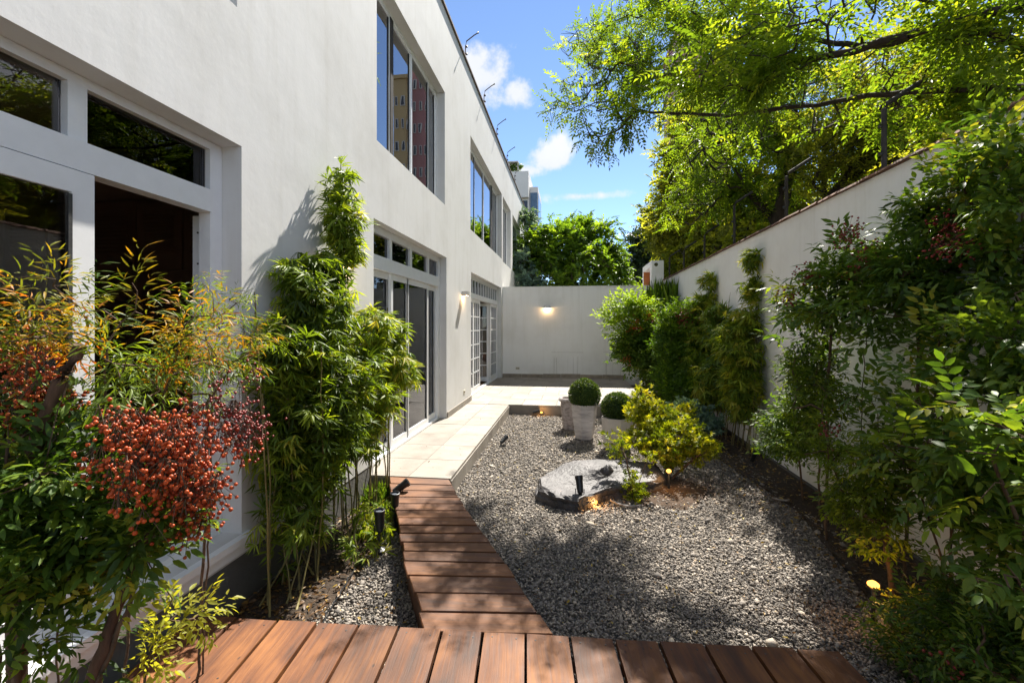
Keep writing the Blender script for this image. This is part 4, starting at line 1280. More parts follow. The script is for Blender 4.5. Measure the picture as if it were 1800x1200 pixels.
rw = empty('garden_wall', (RX, 0, 0), 'long white garden wall on the right topped with terracotta coping tiles', 'wall')
mb = MB(); mb.box(RX, RX + .2, -4, 13.95, 0, 3.13); mb.build('wall_face', M_['wall_r'], rw, loc=(-RX, 0, 0))
y = -.4
proto = None
while y < 13.86:
    L_ = random.uniform(.36, .40)
    if proto is None:
        vs = []; n = 7
        for yy, s in ((0, 1.0), (.40, .93)):
            for k in range(n + 1):
                a = math.pi * k / n
                vs.append((math.cos(a) * .145 * s, yy, math.sin(a) * .055 * s))
            for k in range(n + 1):
                a = math.pi * (n - k) / n
                vs.append((math.cos(a) * .125 * s, yy, math.sin(a) * .038 * s))
        m = 2 * (n + 1)
        fs = [(k, (k + 1) % m, m + (k + 1) % m, m + k) for k in range(m)] + [tuple(reversed(range(m))), tuple(range(m, 2 * m))]
        proto = MB().add(vs, fs).mesh('coping_tile', M_['terracotta'])
    o = bpy.data.objects.new('coping_tile', proto); o.location = (.10, y, 3.131 + random.uniform(0, .006)); o.rotation_euler = (random.uniform(-.015, .015), random.uniform(-.03, .03), random.uniform(-.03, .03))
    link(o, rw); y += .385
mb = MB(); mb.box(RX - .02, RX + .22, -4, 13.87, 3.1302, 3.150); mb.build('tile_bed', M_['terracotta'], rw, loc=(-RX, 0, 0))

def fpost(yb, h, label, arm=.30):
    t = empty('fence_post', (RX + .13, yb, 3.15), label, 'fence post', 'bent metal fence posts along the right garden wall')
    mb = MB(); mb.tube([(0, 0, -.05), (0, 0, h), (.03, 0, h + .05), (arm, 0, h + arm * .75)], .022, 8); mb.build('post', M_['metal'], t)
    for z in (.2, .45):
        mb = MB(); mb.lathe([(.016, 0), (.02, .015), (.012, .03)], 6, (-.03, 0, z)); mb.build('insulator', M_['black'], t)
for yb, h, l in ((13.7, .62, 'farthest bent post on the right wall, beside the white pillar'), (12.0, .55, 'second farthest bent post on the right wall, near the white pillar'), (10.2, .58, 'bent post on the right wall above the farther climbing plant'),
                 (8.4, .75, 'tall grey post on the right wall left of the leaning trunk'), (6.45, .62, 'grey post on the right wall just right of the leaning trunk'), (4.55, .62, 'nearest grey post on the right wall, half hidden among bright leaves')):
    fpost(yb, h, l)

# ------------------------------------------------------------------ far buildings
def building(name, label, x0, x1, y0, y1, z1, mat, rows, cols, wz=1.3, ww=None, floor=3.0, zstart=1.0, cat='building', balcony=False, facemat=None):
    t = empty(name, ((x0 + x1) / 2, (y0 + y1) / 2, 0), label, cat)
    off = (-(x0 + x1) / 2, -(y0 + y1) / 2, 0)
    mb = MB(); mb.box(x0, x1, y0, y1, -.06, z1); mb.box(x0 - .2, x1 + .2, y0 - .2, y1 + .2, z1 + .002, z1 + .5); mb.build('body', mat, t, loc=off)
    # windows on the front (-Y) and the left (-X) faces
    wm = {}
    for face in ('front', 'side'):
        a0, a1 = (x0, x1) if face == 'front' else (y0, y1)
        n = cols if face == 'front' else max(2, int(cols * (y1 - y0) / (x1 - x0)))
        step = (a1 - a0) / n; w = step * .5 if ww is None else ww
        key = face
        q = MB()
        if face == 'front': q.box(-w / 2, w / 2, -.12, .0, 0, wz); fr = q.mesh('window', M_['far_trim']); g = MB(); g.box(-w / 2 + .1, w / 2 - .1, -.15, -.121, .1, wz - .1); gl = g.mesh('pane', M_['far_glass'])
        else: q.box(-.12, .0, -w / 2, w / 2, 0, wz); fr = q.mesh('window', M_['far_trim']); g = MB(); g.box(-.15, -.121, -w / 2 + .1, w / 2 - .1, .1, wz - .1); gl = g.mesh('pane', M_['far_glass'])
        k = 0
        r0 = max(0, rows - 14)
        for r in range(r0, rows):
            for c in range(n):
                z = zstart + r * floor; a = a0 + (c + .5) * step
                o = bpy.data.objects.new('window', fr); o.location = ((a, y0, z) if face == 'front' else (x0, a, z)); o.location += Vector(off); link(o, t)
                p = bpy.data.objects.new('pane', gl); link(p, o)
    return t
M_['far_trim'] = surface('far_window_trim', [(.3, (.5, .48, .46)), (.7, (.6, .58, .56))])
M_['far_glass'] = surface('far_window_glass', [(.3, (.03, .035, .045)), (.7, (.06, .07, .085))], rough=.1, bump=0)
M_['far_white'] = surface('far_white_render', [(.3, (.58, .58, .57)), (.7, (.68, .68, .67))], scale=.3)
M_['far_pink'] = surface('far_pink_tile', [(.3, (.34, .16, .16)), (.7, (.42, .21, .21))], scale=.4)
M_['far_ochre'] = surface('far_ochre_render', [(.3, (.42, .30, .15)), (.7, (.50, .37, .19))], scale=.4)
M_['far_blue'] = surface('far_blue_glass', [(.3, (.06, .12, .20)), (.7, (.12, .2, .30))], rough=.15, bump=0)
building('pink_tower', 'tall pink apartment tower beyond the trees, mirrored in the upper windows', 13.6, 16.9, 60, 70, 40, M_['far_pink'], 13, 4)
building('ochre_tower', 'tall ochre apartment tower beyond the trees, mirrored in the upper windows', 17.3, 19.1, 58, 66, 34.6, M_['far_ochre'], 11, 2)
# stepped white block seen past the end of the house
ap = empty('apartment_block', (-6.5, 60, 0), 'stepped white apartment block with a roof garden beyond the end of the house', 'building')
off = (6.5, -60, 0)
mb = MB(); mb.box(-12, -5.62, 60, 70, -.06, 22.1); mb.box(-5.6, -4.5, 61, 68, -.06, 20.4); mb.build('body', M_['far_white'], ap, loc=off)
for z in (12.6, 15.6): MB().box(-9, -5.7, 59.4, 59.98, z, z + .35).build('balcony', M_['far_white'], ap, loc=off)
MB().box(-9.5, -5.62, 59.3, 59.98, 18.6, 22.0).build('balcony', M_['far_white'], ap, loc=off)
mb = MB(); mb.box(-5.5, -4.55, 60.9, 60.995, 12, 19.6); mb.box(-4.499, -4.46, 61.3, 67, 12, 19.6); mb.build('window', M_['far_blue'], ap, loc=off)
for x0 in (-9.0, -8.0, -7.0, -6.55):
    for z in (13.1, 14.5, 16.0, 17.3):
        MB().box(x0, x0 + .75 if x0 > -7.5 else x0 + .9, 59.9, 59.995, z, z + 1.0).build('window', M_['far_glass'], ap, loc=off)
mb = MB(); mb.box(-9.5, -7.0, 59.6, 61.5, 23.35, 23.5)
for x in (-9.4, -8.3, -7.1): mb.box(x, x + .12, 59.7, 59.8, 22.1, 23.35)
mb.build('pergola', M_['far_trim'], ap, loc=off)
bp = blob_points([(-7.6, 60.3, 22.7, .8), (-8.6, 60.3, 22.6, .8), (-6.9, 60.2, 23.0, .5)], 500, shell=.1)
lf = [bp, rng.normal(0, 1, (500, 3)), rng.normal(0, 1, (500, 3)), rng.uniform(.25, .4, 500), rng.normal(.5, .2, 500)]
leaves(ap, 'roof_plants', leaf_shape(lod=0, w=.6), lf, M_['leaf_nand'])
# pale house glimpsed past the far tree
building('pale_house', 'small pale house glimpsed between the leaves beyond the end wall', 2.6, 6.5, 26, 32, 3.9, M_['far_white'], 1, 2, wz=1.2, zstart=2.0)

#SECTION plants
# ------------------------------------------------------------------ trees beyond the walls
PIN = [sprig_pinnate(p, 1.0, .27, d) for p, d in ((6, .2), (7, .35), (5, .15), (7, .5))]
FAN = [sprig_fan(n, 1.0, s, d) for n, s, d in ((5, 1.0, .4), (6, 1.25, .7), (4, .8, .9), (7, 1.4, .5))]
COMP = [sprig_compound(n, 1.0, l) for n, l in ((9, .40), (7, .46), (11, .36))]
TUFT = [sprig_tuft(n, l) for n, l in ((12, .5), (9, .6), (14, .42))]
SIMPLE = [sprig_pinnate(4, 1.0, .45, .3), sprig_pinnate(5, 1.0, .40, .2), sprig_fan(5, .5, 1.2, .4)]

def tree(name, label, loc, lines, blobs, n, sprigs, shape, lm, size, per, step=.25, r_tip=.006, r_max=.16, power=.5, back=3, spread=.7, droop=.25, tint=(.5, .18), upw=.2, wob=.22, shell=.25, jit=.08, group='trees beyond the garden walls', arch=.06, open_=True):
    root = empty(name, loc, label, 'tree', group)
    A = blob_points(blobs, n, shell=shell)
    P, par, rad, tips = grow(lines, A, step=step, r_tip=r_tip, r_max=r_max, power=power, wob=wob, arch=arch)
    skeleton_mesh('trunk', P, par, rad, M_['bark'], root, 6)
    pos, dr, ups, sc, tn = emit(P, par, tips, per=per, back=back, spread=spread, droop=droop, upw=upw, tint=tint, jit=jit)
    if open_:
        k = thin_crown(pos); pos, dr, ups, sc, tn = pos[k], dr[k], ups[k], sc[k], tn[k]
    leaves(root, 'crown', shape, expand(sprigs, pos, dr, ups, sc * size, tn), lm)
    return root

L0 = leaf_shape(w=.42, fold=.08, bend=.1, lod=0)
L0w = leaf_shape(w=.62, fold=.1, bend=.12, lod=0)
# big feathery tree whose boughs reach over the garden from the right
tree('feathery_tree', 'large feathery leaved tree whose boughs reach over the garden from the upper right', (5.4, 3.2, 0),
     [[(5.4, 3.2, 0), (5.1, 3.3, 1.8), (4.6, 3.5, 3.3), (3.9, 3.7, 3.95), (3.29, 3.8, 4.15), (2.87, 4.3, 4.29), (2.65, 4.7, 4.4), (1.97, 5.4, 4.65), (1.5, 6.4, 5.2), (.9, 7.2, 5.6)],
      [(4.6, 3.5, 3.3), (3.75, 3.75, 3.55), (3.2, 4.0, 4.1), (2.85, 4.9, 4.55), (2.3, 5.8, 5.3), (1.66, 6.8, 6.2)],
      [(4.6, 3.5, 3.3), (3.64, 4.2, 3.72), (3.14, 4.7, 3.99), (2.6, 5.6, 4.3), (1.9, 6.4, 4.6), (1.0, 6.8, 4.9)],
      [(3.9, 3.7, 3.95), (3.3, 3.2, 4.6), (2.9, 2.9, 5.0)]],
     [(.42, 6.4, 4.5, .40), (.15, 6.2, 4.9, .35), (-.1, 7.6, 5.6, .42), (.75, 7.0, 5.6, .65), (.55, 8.4, 6.8, .55), (1.45, 7.6, 6.5, .8), (1.55, 6.6, 5.1, .6), (2.2, 6.2, 5.4, .7),
      (2.82, 5.2, 4.8, .6), (3.23, 4.6, 4.45, .5), (3.27, 4, 4.2, .45), (2.1, 6.5, 6.2, .7), (3.7, 4.7, 3.8, .45), (3.44, 5, 4.0, .5), (3.1, 5.6, 4.4, .6), (2.41, 6.2, 4.7, .6), (-.33, 7.4, 5.25, .22), (.2, 9.0, 7.4, .5), (2.9, 6.2, 5.6, .6),
      (.5, 10.2, 8.2, .5), (1.2, 9.2, 7.9, .7), (1.9, 8.6, 7.9, .6), (1.9, 4.9, 4.6, .5), (2.4, 4.6, 4.9, .5), (1.3, 4.8, 4.4, .35), (2.0, 5.2, 5.3, .6), (2.9, 4.2, 4.9, .5), (.3, 7.4, 5.9, .4), (.9, 6.2, 4.7, .4), (1.2, 8.2, 6.2, .5)],
     1250, PIN, L0, M_['leaf_tree'], .28, 5, step=.16, r_tip=.0032, r_max=.036, power=.38, back=5, spread=.75, droop=.35, tint=(.5, .2), jit=.04, arch=.03)
# tree right behind the wall with the leaning trunk
tree('feathery_tree', 'feathery tree with a dark trunk leaning left just behind the right garden wall', (4.6, 9.2, 0),
     [[(4.6, 9.2, 0), (4.35, 9.3, 2.4), (4.0, 9.5, 3.8), (3.5, 9.7, 4.5), (3.2, 9.8, 5.2)], [(4.0, 9.5, 3.8), (4.1, 9.2, 4.9), (4.0, 9.0, 5.8)], [(4.35, 9.3, 2.8), (4.9, 8.8, 4.4), (5.2, 8.4, 5.6)]],
     [(3.11, 9, 5.23, 1.05), (4.11, 9, 5.9, 1.25), (2.9, 10, 4.69, .8), (3.82, 9.7, 4.9, .95), (2.5, 10, 5.67, .7), (4.9, 9.6, 6.3, 1.2), (3.4, 10.4, 6.7, 1.1), (5.6, 10.4, 5.6, 1.2), (2.6, 11, 4.6, .8), (3.6, 12, 7.0, 1.1), (3.3, 12.5, 5.6, .9), (4.6, 11.5, 7.6, 1.1)],
     620, PIN, L0, M_['leaf_tree'], .30, 6, step=.2, r_tip=.006, r_max=.14, back=4, tint=(.45, .2), jit=.07)
tree('feathery_tree', 'feathery tree with a forked trunk behind the wall under the overhanging boughs', (4.7, 7.8, 0),
     [[(4.7, 7.8, 0), (4.6, 8.0, 2.6), (4.35, 8.4, 3.9), (4.1, 8.3, 4.9)], [(4.35, 8.4, 3.9), (4.8, 8.1, 4.6), (5.1, 7.8, 5.3)], [(4.4, 8.3, 3.6), (3.9, 8.2, 4.3)]],
     [(4.34, 8.2, 4.8, .8), (4.8, 7.4, 4.9, .8), (5.4, 7.2, 4.6, .9), (5.0, 6.4, 4.5, .8), (5.6, 8.2, 5.4, .9), (4.6, 7.4, 5.6, .8)],
     420, PIN, L0, M_['leaf_yellow'], .30, 6, step=.2, r_tip=.006, r_max=.11, back=4, tint=(.45, .2), jit=.07)
tree('leafy_tree', 'bright lime leaved tree lit by sun low behind the right garden wall', (4.4, 5.6, 0),
     [[(4.4, 5.6, 0), (4.4, 5.6, 2.5), (4.2, 5.5, 3.4)]],
     [(3.9, 5.3, 3.6, .35), (4.5, 6.0, 3.7, .5), (4.3, 4.6, 3.6, .4), (5.2, 6.8, 3.8, .6), (4.9, 5.0, 3.7, .5), (4.3, 7.0, 3.5, .35)],
     170, PIN, L0, M_['leaf_yellow'], .26, 6, step=.15, r_tip=.005, r_max=.07, back=4, tint=(.75, .18), jit=.06)
tree('leafy_tree', 'yellow green tree behind the right wall beyond the leaning trunk', (4.6, 15.5, 0),
     [[(4.6, 15.5, 0), (4.5, 15.5, 2.5), (4.2, 15.3, 4.5)], [(4.5, 15.5, 2.5), (3.9, 16.3, 4.8), (3.7, 16.5, 6.3)]],
     [(3.56, 17, 4.91, 1.2), (4.1, 17, 6.4, 1.3), (4.51, 15, 5.23, 1.2), (3.31, 18.5, 6.2, .7), (3.9, 16, 7.4, .95), (5.16, 14, 4.31, .9), (4.0, 15, 4.2, .9), (5.6, 14, 5.6, 1.2), (5.6, 12.5, 4.2, 1.2), (4.2, 12.5, 3.9, .7), (3.9, 16, 8.8, .9), (4.8, 15, 8.6, 1.1), (5.6, 14, 7.6, 1.3), (3.5, 16, 7.9, .8), (3.35, 16.5, 5.6, .7)],
     760, SIMPLE, L0w, M_['leaf_yellow'], .36, 7, open_=False, step=.3, r_tip=.008, r_max=.14, back=4, tint=(.5, .22), jit=.14)
tree('leafy_tree', 'yellow green bushy tree beside the white pillar behind the end of the right wall', (3.6, 16.8, 0),
     [[(3.6, 16.8, 0), (3.6, 16.8, 2.0), (3.5, 16.8, 3.2)]],
     [(3.3, 16.5, 3.6, .55), (4.0, 15.6, 3.3, .7), (3.9, 14.2, 3.3, .5), (4.6, 12.6, 3.2, .7), (4.7, 11.2, 3.2, .6)],
     260, SIMPLE, L0w, M_['leaf_nand'], .26, 6, step=.3, r_tip=.007, r_max=.09, back=4, tint=(.85, .15), jit=.12)
tree('leafy_tree', 'dark green tree between the round bright tree and the yellow green tree', (3.7, 24, 0),
     [[(3.7, 24, 0), (3.7, 24, 3.5), (3.7, 24, 5.2)]], [(3.6, 24, 6.0, .9), (3.7, 24, 5.0, 1.1), (4.6, 24, 6.6, 1.1), (3.1, 24, 4.6, .8), (4.2, 23, 4.6, 1.1), (4.6, 22.5, 5.4, 1.2)],
     300, SIMPLE, L0w, M_['leaf_conifer'], .42, 7, step=.4, r_tip=.01, r_max=.15, back=4, jit=.2)
tree('leafy_tree', 'dense bright green tree above the end wall in the middle', (.3, 19, 0),
     [[(.3, 19, 0), (.3, 19, 2.5), (.1, 19, 4.2)], [(.3, 19, 2.2), (1.1, 18.9, 4.2)], [(.3, 19, 2.2), (-.9, 18.7, 4.3)]],
     [(-1.91, 18, 4.46, .5), (-1.26, 18.5, 5.0, .9), (-.12, 19, 5.0, 1.25), (1.27, 19, 5.05, 1.0), (.12, 19.5, 5.6, .85), (1.58, 18.5, 4.34, .65), (-1.68, 18, 5.35, .28), (.77, 18, 3.84, 1.2), (-1.0, 18, 3.87, 1.0), (1.95, 18, 3.7, .35), (-.6, 18.8, 5.9, .28), (1.5, 19, 5.85, .35), (.5, 19.4, 6.15, .35), (-1.15, 18.3, 5.75, .25)],
     620, SIMPLE, L0w, M_['leaf_bright'], .34, 7, step=.25, r_tip=.008, r_max=.14, back=4, tint=(.5, .22), jit=.12, shell=.55, group=None)
tree('leafy_tree', 'pale green shrubby tree at the corner of the house beyond the end wall', (-1.75, 17.2, 0),
     [[(-1.75, 17.2, 0), (-1.75, 17.2, 3.0)]], [(-1.7, 17.2, 3.7, .4), (-1.8, 17.2, 4.4, .3), (-1.5, 17.4, 3.3, .4), (-1.75, 18.6, 6.2, .3)],
     110, SIMPLE, L0w, M_['leaf_blue'], .26, 6, step=.25, r_tip=.006, r_max=.05, back=3, jit=.1, group=None)
# row of trees further off on the right so the horizon is closed by foliage
for k, (x, yy, r, lm, lb) in enumerate(((9.5, 14, 2.4, 'leaf_yellow', 'broad yellow green tree far right behind the nearer trees'), (9.5, 8.5, 2.2, 'leaf_tree', 'broad mid green tree well behind the right wall'), (8.4, 21, 2.6, 'leaf_nand', 'tall green tree in the distance beyond the yellow green tree'))):
    tree('leafy_tree', lb, (x, yy, 0), [[(x, yy, 0), (x, yy, 3)]], [(x, yy, 4.2, r), (x - 1.4, yy + .5, 3.2, r * .7), (x + 1.2, yy, 4.2, r * .8), (x - .6, yy, 5.6, r * .8)],
         300, SIMPLE, L0w, M_[lm], .55, 7, step=.5, r_tip=.012, r_max=.16, back=4, jit=.25)

# ------------------------------------------------------------------ left foreground: heavenly bamboo with berries
LS = leaf_shape(w=.34, fold=.07, bend=.14, lod=1)
LB = leaf_shape(w=.15, fold=.04, bend=.22, lod=1)
LW = leaf_shape(w=.44, fold=.08, bend=.18, lod=1)
nl, P_, par_, tips_ = plant('heavenly_bamboo', 'shrub at lower left with dense dark green leaves and a leaning bare trunk', 'shrub', (-1.3, 1.0, .18),
      [[(-1.17, .98, .15), (-1.18, 1.0, .9), (-1.13, 1.04, 1.1), (-1.10, 1.06, 1.26)], [(-1.36, .95, .15), (-1.35, .95, .95), (-1.33, .96, 1.3), (-1.3, 1.02, 1.65)], [(-1.42, .92, .15), (-1.40, .94, 1.2), (-1.42, .98, 1.5)]],
      [(-1.32, .95, 1.40, .13), (-1.25, 1.05, 1.30, .12), (-1.32, .95, 1.22, .13), (-1.26, 1.05, 1.18, .10), (-1.13, 1.08, 1.30, .09), (-1.38, 1.1, 1.48, .10), (-1.46, 1.0, 1.50, .09), (-1.09, 1.0, 1.21, .05), (-1.30, 1.0, 1.03, .07), (-1.28, .9, 1.15, .07), (-1.06, 1.02, 1.28, .05), (-1.12, 1.0, 1.0, .03)],
      125, COMP, LS, M_['leaf_nand'], .105, M_['stem'], per=4, back=4, step=.035, r_tip=.0013, r_max=.017, spread=.75, singles=300, tint=(.45, .2), xmin=-2.1, jit=.012, tier=.09, droop=.05)
no, P2, par2, tips2 = plant('heavenly_bamboo', 'heavenly bamboo at left with orange tipped upper leaves and heavy clusters of red berries', 'shrub', (-1.5, 1.2, .18),
      [[(-1.52, 1.15, .15), (-1.45, 1.12, 1.0), (-1.35, 1.15, 1.45), (-1.27, 1.1, 1.75)], [(-1.48, 1.3, .15), (-1.4, 1.3, 1.1), (-1.28, 1.28, 1.55), (-1.22, 1.3, 1.8)], [(-1.6, 1.15, .15), (-1.58, 1.1, 1.2), (-1.5, 1.08, 1.7)]],
      [(-1.44, 1.05, 1.80, .11), (-1.27, 1.1, 1.83, .11), (-1.21, 1.3, 1.82, .12), (-1.23, 1.5, 1.74, .11), (-1.43, 1.1, 1.86, .10), (-1.56, 1.15, 1.80, .10)],
      46, COMP, LB, M_['leaf_orange'], .10, M_['stem'], per=4, back=5, step=.04, r_tip=.0012, r_max=.010, spread=.8, singles=200, tint=(.42, .3), xmin=-2.1, jit=.012, tier=.08, droop=.05)
ng, _, _, _ = plant('heavenly_bamboo', 'fine leaved green shrub between the berry shrub and the house wall', 'shrub', (-1.6, 1.7, .05),
      [[(-1.6, 1.75, .0), (-1.5, 1.7, 1.0), (-1.4, 1.6, 1.5)], [(-1.7, 1.9, .0), (-1.6, 1.85, 1.2), (-1.55, 1.8, 1.7)]],
      [(-1.24, 1.35, 1.71, .10), (-1.35, 1.6, 1.85, .13), (-1.55, 1.9, 1.85, .14), (-1.3, 1.5, 1.60, .12), (-1.2, 1.1, 1.70, .10), (-1.5, 2.0, 1.65, .12), (-1.55, 2.1, 1.95, .09), (-1.35, 1.25, 1.62, .1)],
      52, COMP, LB, M_['leaf_bamboo'], .095, M_['stem'], per=4, back=4, step=.05, r_tip=.0012, r_max=.009, spread=.8, singles=200, tint=(.40, .2), xmin=-2.1, jit=.012)
for pts, rr in (([(-1.24, 1.02, .15), (-1.20, 1.0, .88), (-1.165, 1.02, 1.05), (-1.115, 1.05, 1.22)], [.019, .017, .014, .009]), ([(-1.40, 1.0, .15), (-1.43, 1.0, 1.2), (-1.41, 1.01, 1.42), (-1.35, 1.03, 1.62), (-1.275, 1.05, 1.78)], [.02, .019, .018, .017, .014])):
    fine = []; fr_ = []
    for i in range(len(pts) - 1):
        for k in range(5):
            fine.append(Vector(pts[i]).lerp(Vector(pts[i + 1]), k / 5) - nl.location + Vector((random.gauss(0, .0025), random.gauss(0, .0025), 0))); fr_.append((rr[i] * (1 - k / 5) + rr[i + 1] * k / 5) * random.uniform(.9, 1.12))
    MB().tube(fine, fr_, 9).build('trunk', M_['trunk_brown'], nl, smooth=True)
berries(no, [(-1.09, 1.0, 1.53, .085), (-.98, 1.05, 1.48, .11), (-1.46, 1.05, 1.60, .08), (-.97, 1.05, 1.37, .075), (-1.02, 1.0, 1.44, .09), (-1.00, 1.1, 1.27, .03), (-.99, 1.08, 1.33, .04), (-1.56, 1.1, 1.70, .05), (-1.4, 1.1, 1.59, .05), (-1.02, 1.02, 1.47, .06), (-1.0, 1.03, 1.42, .05)],
        2500, .0050, M_['berry'], singles=300)
berries(ng, [(-1.04, 1.25, 1.53, .09), (-.97, 1.25, 1.48, .07)], 420, .0048, M_['berry_dk'])
# pale sprig on the low trunk
sp, _, _, _ = plant('young_shoot', 'pale yellow green shoot standing low at left in front of the deck', 'plant', (-1.14, 1.16, .18),
      [[(-1.16, 1.12, .15), (-1.17, 1.12, .85), (-1.14, 1.12, .98)], [(-1.16, 1.12, .85), (-1.09, 1.12, 1.05), (-1.10, 1.05, 1.2)]],
      [(-1.08, 1.16, .99, .05), (-1.12, 1.12, .90, .04), (-1.10, 1.02, 1.22, .045)], 12, COMP, LS, M_['leaf_yellow'], .075, M_['stem'], per=3, back=3, step=.03, r_tip=.0012, r_max=.006, singles=120, tint=(.8, .1), jit=.01)

# ------------------------------------------------------------------ bamboo along the house
def bamboo(label, culms, blobs, n, singles, size=.12, xmin=None, xmax=None, per=4, tint=(.5, .2), group=None, mat='leaf_bamboo', z0=0.0, droop=.45, spread=.8):
    cx = sum(c[0][0] for c in culms) / len(culms); cy = sum(c[0][1] for c in culms) / len(culms)
    root = empty('bamboo_clump', (cx, cy, z0), label, 'bamboo', group)
    for ln in culms:
        mb = MB(); pts = []
        for i in range(len(ln) - 1):
            a, b = Vector(ln[i]), Vector(ln[i + 1])
            for k in range(5): pts.append(a.lerp(b, k / 5) + Vector((random.gauss(0, .003), random.gauss(0, .003), 0)))
        pts.append(Vector(ln[-1]))
        rr = [(.0065 if i % 3 else .0085) * (1 - .6 * i / len(pts)) for i in range(len(pts))]
        mb.tube([p - Vector((cx, cy, z0)) for p in pts], rr, 6); mb.build('culm', M_['culm'], root, smooth=True)
    A = blob_points(blobs, n, xmin=xmin, xmax=xmax, shell=.3)
    P, par, rad, tips = grow([list(c) for c in culms], A, step=.07, r_tip=.0011, r_max=.004, power=.3, wob=.2)
    if xmin is not None: P[:, 0] = np.maximum(P[:, 0], xmin + .01)
    if xmax is not None: P[:, 0] = np.minimum(P[:, 0], xmax - .01)
    skeleton_mesh('twigs', P, par, rad, M_['twig'], root, 4, 'stuff')
    pos, dr, ups, sc, tn = emit(P, par, tips, per=per, back=4, spread=spread, droop=droop, tint=tint, jit=.03)
    leaves(root, 'foliage', LB, expand(FAN, pos, dr, ups, sc * size, tn), M_[mat], xmin=xmin, xmax=xmax, singles=singles)
    return root
XM = WX + .012
bamboo('tall bamboo spire rising highest against the house wall', [[(-1.93, 3.72, 0), (-1.97, 3.7, 1.6), (-1.99, 3.72, 2.5), (-2.0, 3.75, 3.28)], [(-1.9, 3.85, 0), (-1.92, 3.8, 1.5), (-1.97, 3.76, 2.6), (-1.98, 3.76, 2.95)]],
       [(-1.99, 3.75, 3.12, .09), (-1.97, 3.7, 2.90, .16), (-1.96, 3.7, 2.70, .19), (-1.98, 3.7, 2.48, .17)], 110, 240, size=.125, xmin=XM, per=4, tint=(.55, .16), droop=.5, spread=.6)
culms = []
for k in range(20):
    y0 = 2.55 + k * .105 + random.uniform(-.03, .03); x0 = -1.86 + random.uniform(-.14, .14)
    culms.append([(x0, y0, 0), (x0 + random.uniform(-.06, .06), y0 + random.uniform(-.05, .05), .8), (x0 + random.uniform(-.12, .1), y0 + random.uniform(-.1, .1), random.uniform(1.3, 2.1))])
bamboo('broad dense bamboo mass against the house wall between the first and second doors', culms[:14],
       [(-1.98, 3.3, 2.26, .16), (-1.98, 3.5, 2.25, .17), (-2.0, 3.1, 1.98, .22), (-1.92, 3.4, 1.93, .28), (-1.95, 3.1, 1.66, .30), (-1.85, 3.4, 1.38, .36), (-1.95, 3.0, 1.26, .30), (-1.86, 3.3, 1.05, .32), (-1.95, 2.9, 1.0, .22), (-1.95, 2.85, 1.65, .22), (-2.0, 3.05, 2.2, .13), (-1.88, 3.2, .78, .26), (-1.95, 2.9, .72, .2)],
       740, 300, size=.115, xmin=XM, per=5, tint=(.42, .22))
bamboo('lighter bamboo mass leaning over the corner of the glazed door', culms[14:] + [[(-1.9, 4.5, 0), (-1.85, 4.45, .9), (-1.8, 4.4, 1.5)], [(-1.95, 4.3, 0), (-1.9, 4.3, .9), (-1.85, 4.3, 1.7)]],
       [(-1.88, 3.8, 1.72, .28), (-1.80, 4.2, 1.52, .25), (-1.74, 4.4, 1.38, .20), (-1.84, 3.9, 1.10, .28), (-1.84, 3.6, .88, .24), (-1.8, 4.3, 1.78, .14), (-1.62, 4.5, 1.25, .10), (-1.8, 4.05, 1.85, .16)],
       360, 300, size=.115, xmin=XM, per=5, tint=(.62, .2))
for k, (x0, y0, l) in enumerate(((-1.86, 2.75, 'low bamboo shoots with drooping leaves nearest the deck by the grey plinth'), (-1.62, 3.3, 'low tufts of bamboo seedlings in the soil beside the garden lights'))):
    cs = [[(x0 + random.uniform(-.15, .15), y0 + random.uniform(-.2, .3), 0), (x0 + random.uniform(-.12, .12), y0 + random.uniform(-.1, .3), .5 - .25 * k)] for _ in range(6)]
    bamboo(l, cs, [(x0, y0, .55 - .4 * k, .18 - .06 * k), (x0, y0 + .25, .42 - .28 * k, .17 - .05 * k), (x0 - .1, y0 + .5, .3 - .15 * k, .15)], 60, 120, size=.10, xmin=XM, per=3, tint=(.5, .25))
tuft = empty('grass_tuft', (-1.9, 4.45, 0), 'bright green tuft of grass at the corner of the walkway and terrace', 'grass')
n = 260; ps = np.stack([rng.normal(-1.98, .05, n), rng.normal(4.42, .10, n), np.full(n, .02)], -1); ps[:, 0] = np.minimum(ps[:, 0], -1.9)
leaves(tuft, 'blades', leaf_shape(w=.07, bend=.3, lod=1), [ps, np.stack([rng.normal(0, .5, n), rng.normal(0, .5, n), np.ones(n)], -1), rng.normal(0, 1, (n, 3)), rng.uniform(.08, .20, n), rng.normal(.6, .15, n)], M_['leaf_nand'], xmin=XM)

# ------------------------------------------------------------------ right planting
XR = RX - .012
def stems(base, tops):
    return [[(b[0], b[1], b[2]), *t] for b, t in zip(base, tops)]
plant('heavenly_bamboo', 'broad topped shrub spreading over thin dark trunks in the middle of the right wall', 'shrub', (2.2, 3.7, 0),
      [[(2.15, 3.75, 0), (2.17, 3.75, 1.2), (2.22, 3.75, 1.95)], [(2.25, 3.45, 0), (2.3, 3.4, 1.3), (2.33, 3.4, 2.1)], [(2.1, 4.1, 0), (2.12, 4.1, 1.3), (2.15, 4.1, 1.9)], [(2.3, 3.5, 0), (2.4, 3.5, 1.6), (2.45, 3.5, 2.3)]],
      [(2.2, 3.9, 2.20, .26), (2.40, 3.7, 2.34, .28), (2.25, 3.5, 2.02, .30), (2.14, 4.2, 1.96, .24), (2.12, 4.45, 1.72, .18), (2.22, 4.1, 2.30, .20), (2.1, 4.4, 2.05, .22), (2.45, 3.4, 2.2, .25)],
      145, COMP, LS, M_['leaf_dark'], .205, M_['stem'], per=4, back=4, step=.07, r_tip=.0018, r_max=.016, xmax=XR, singles=300, tint=(.46, .22), jit=.02, tier=.24, droop=.0)
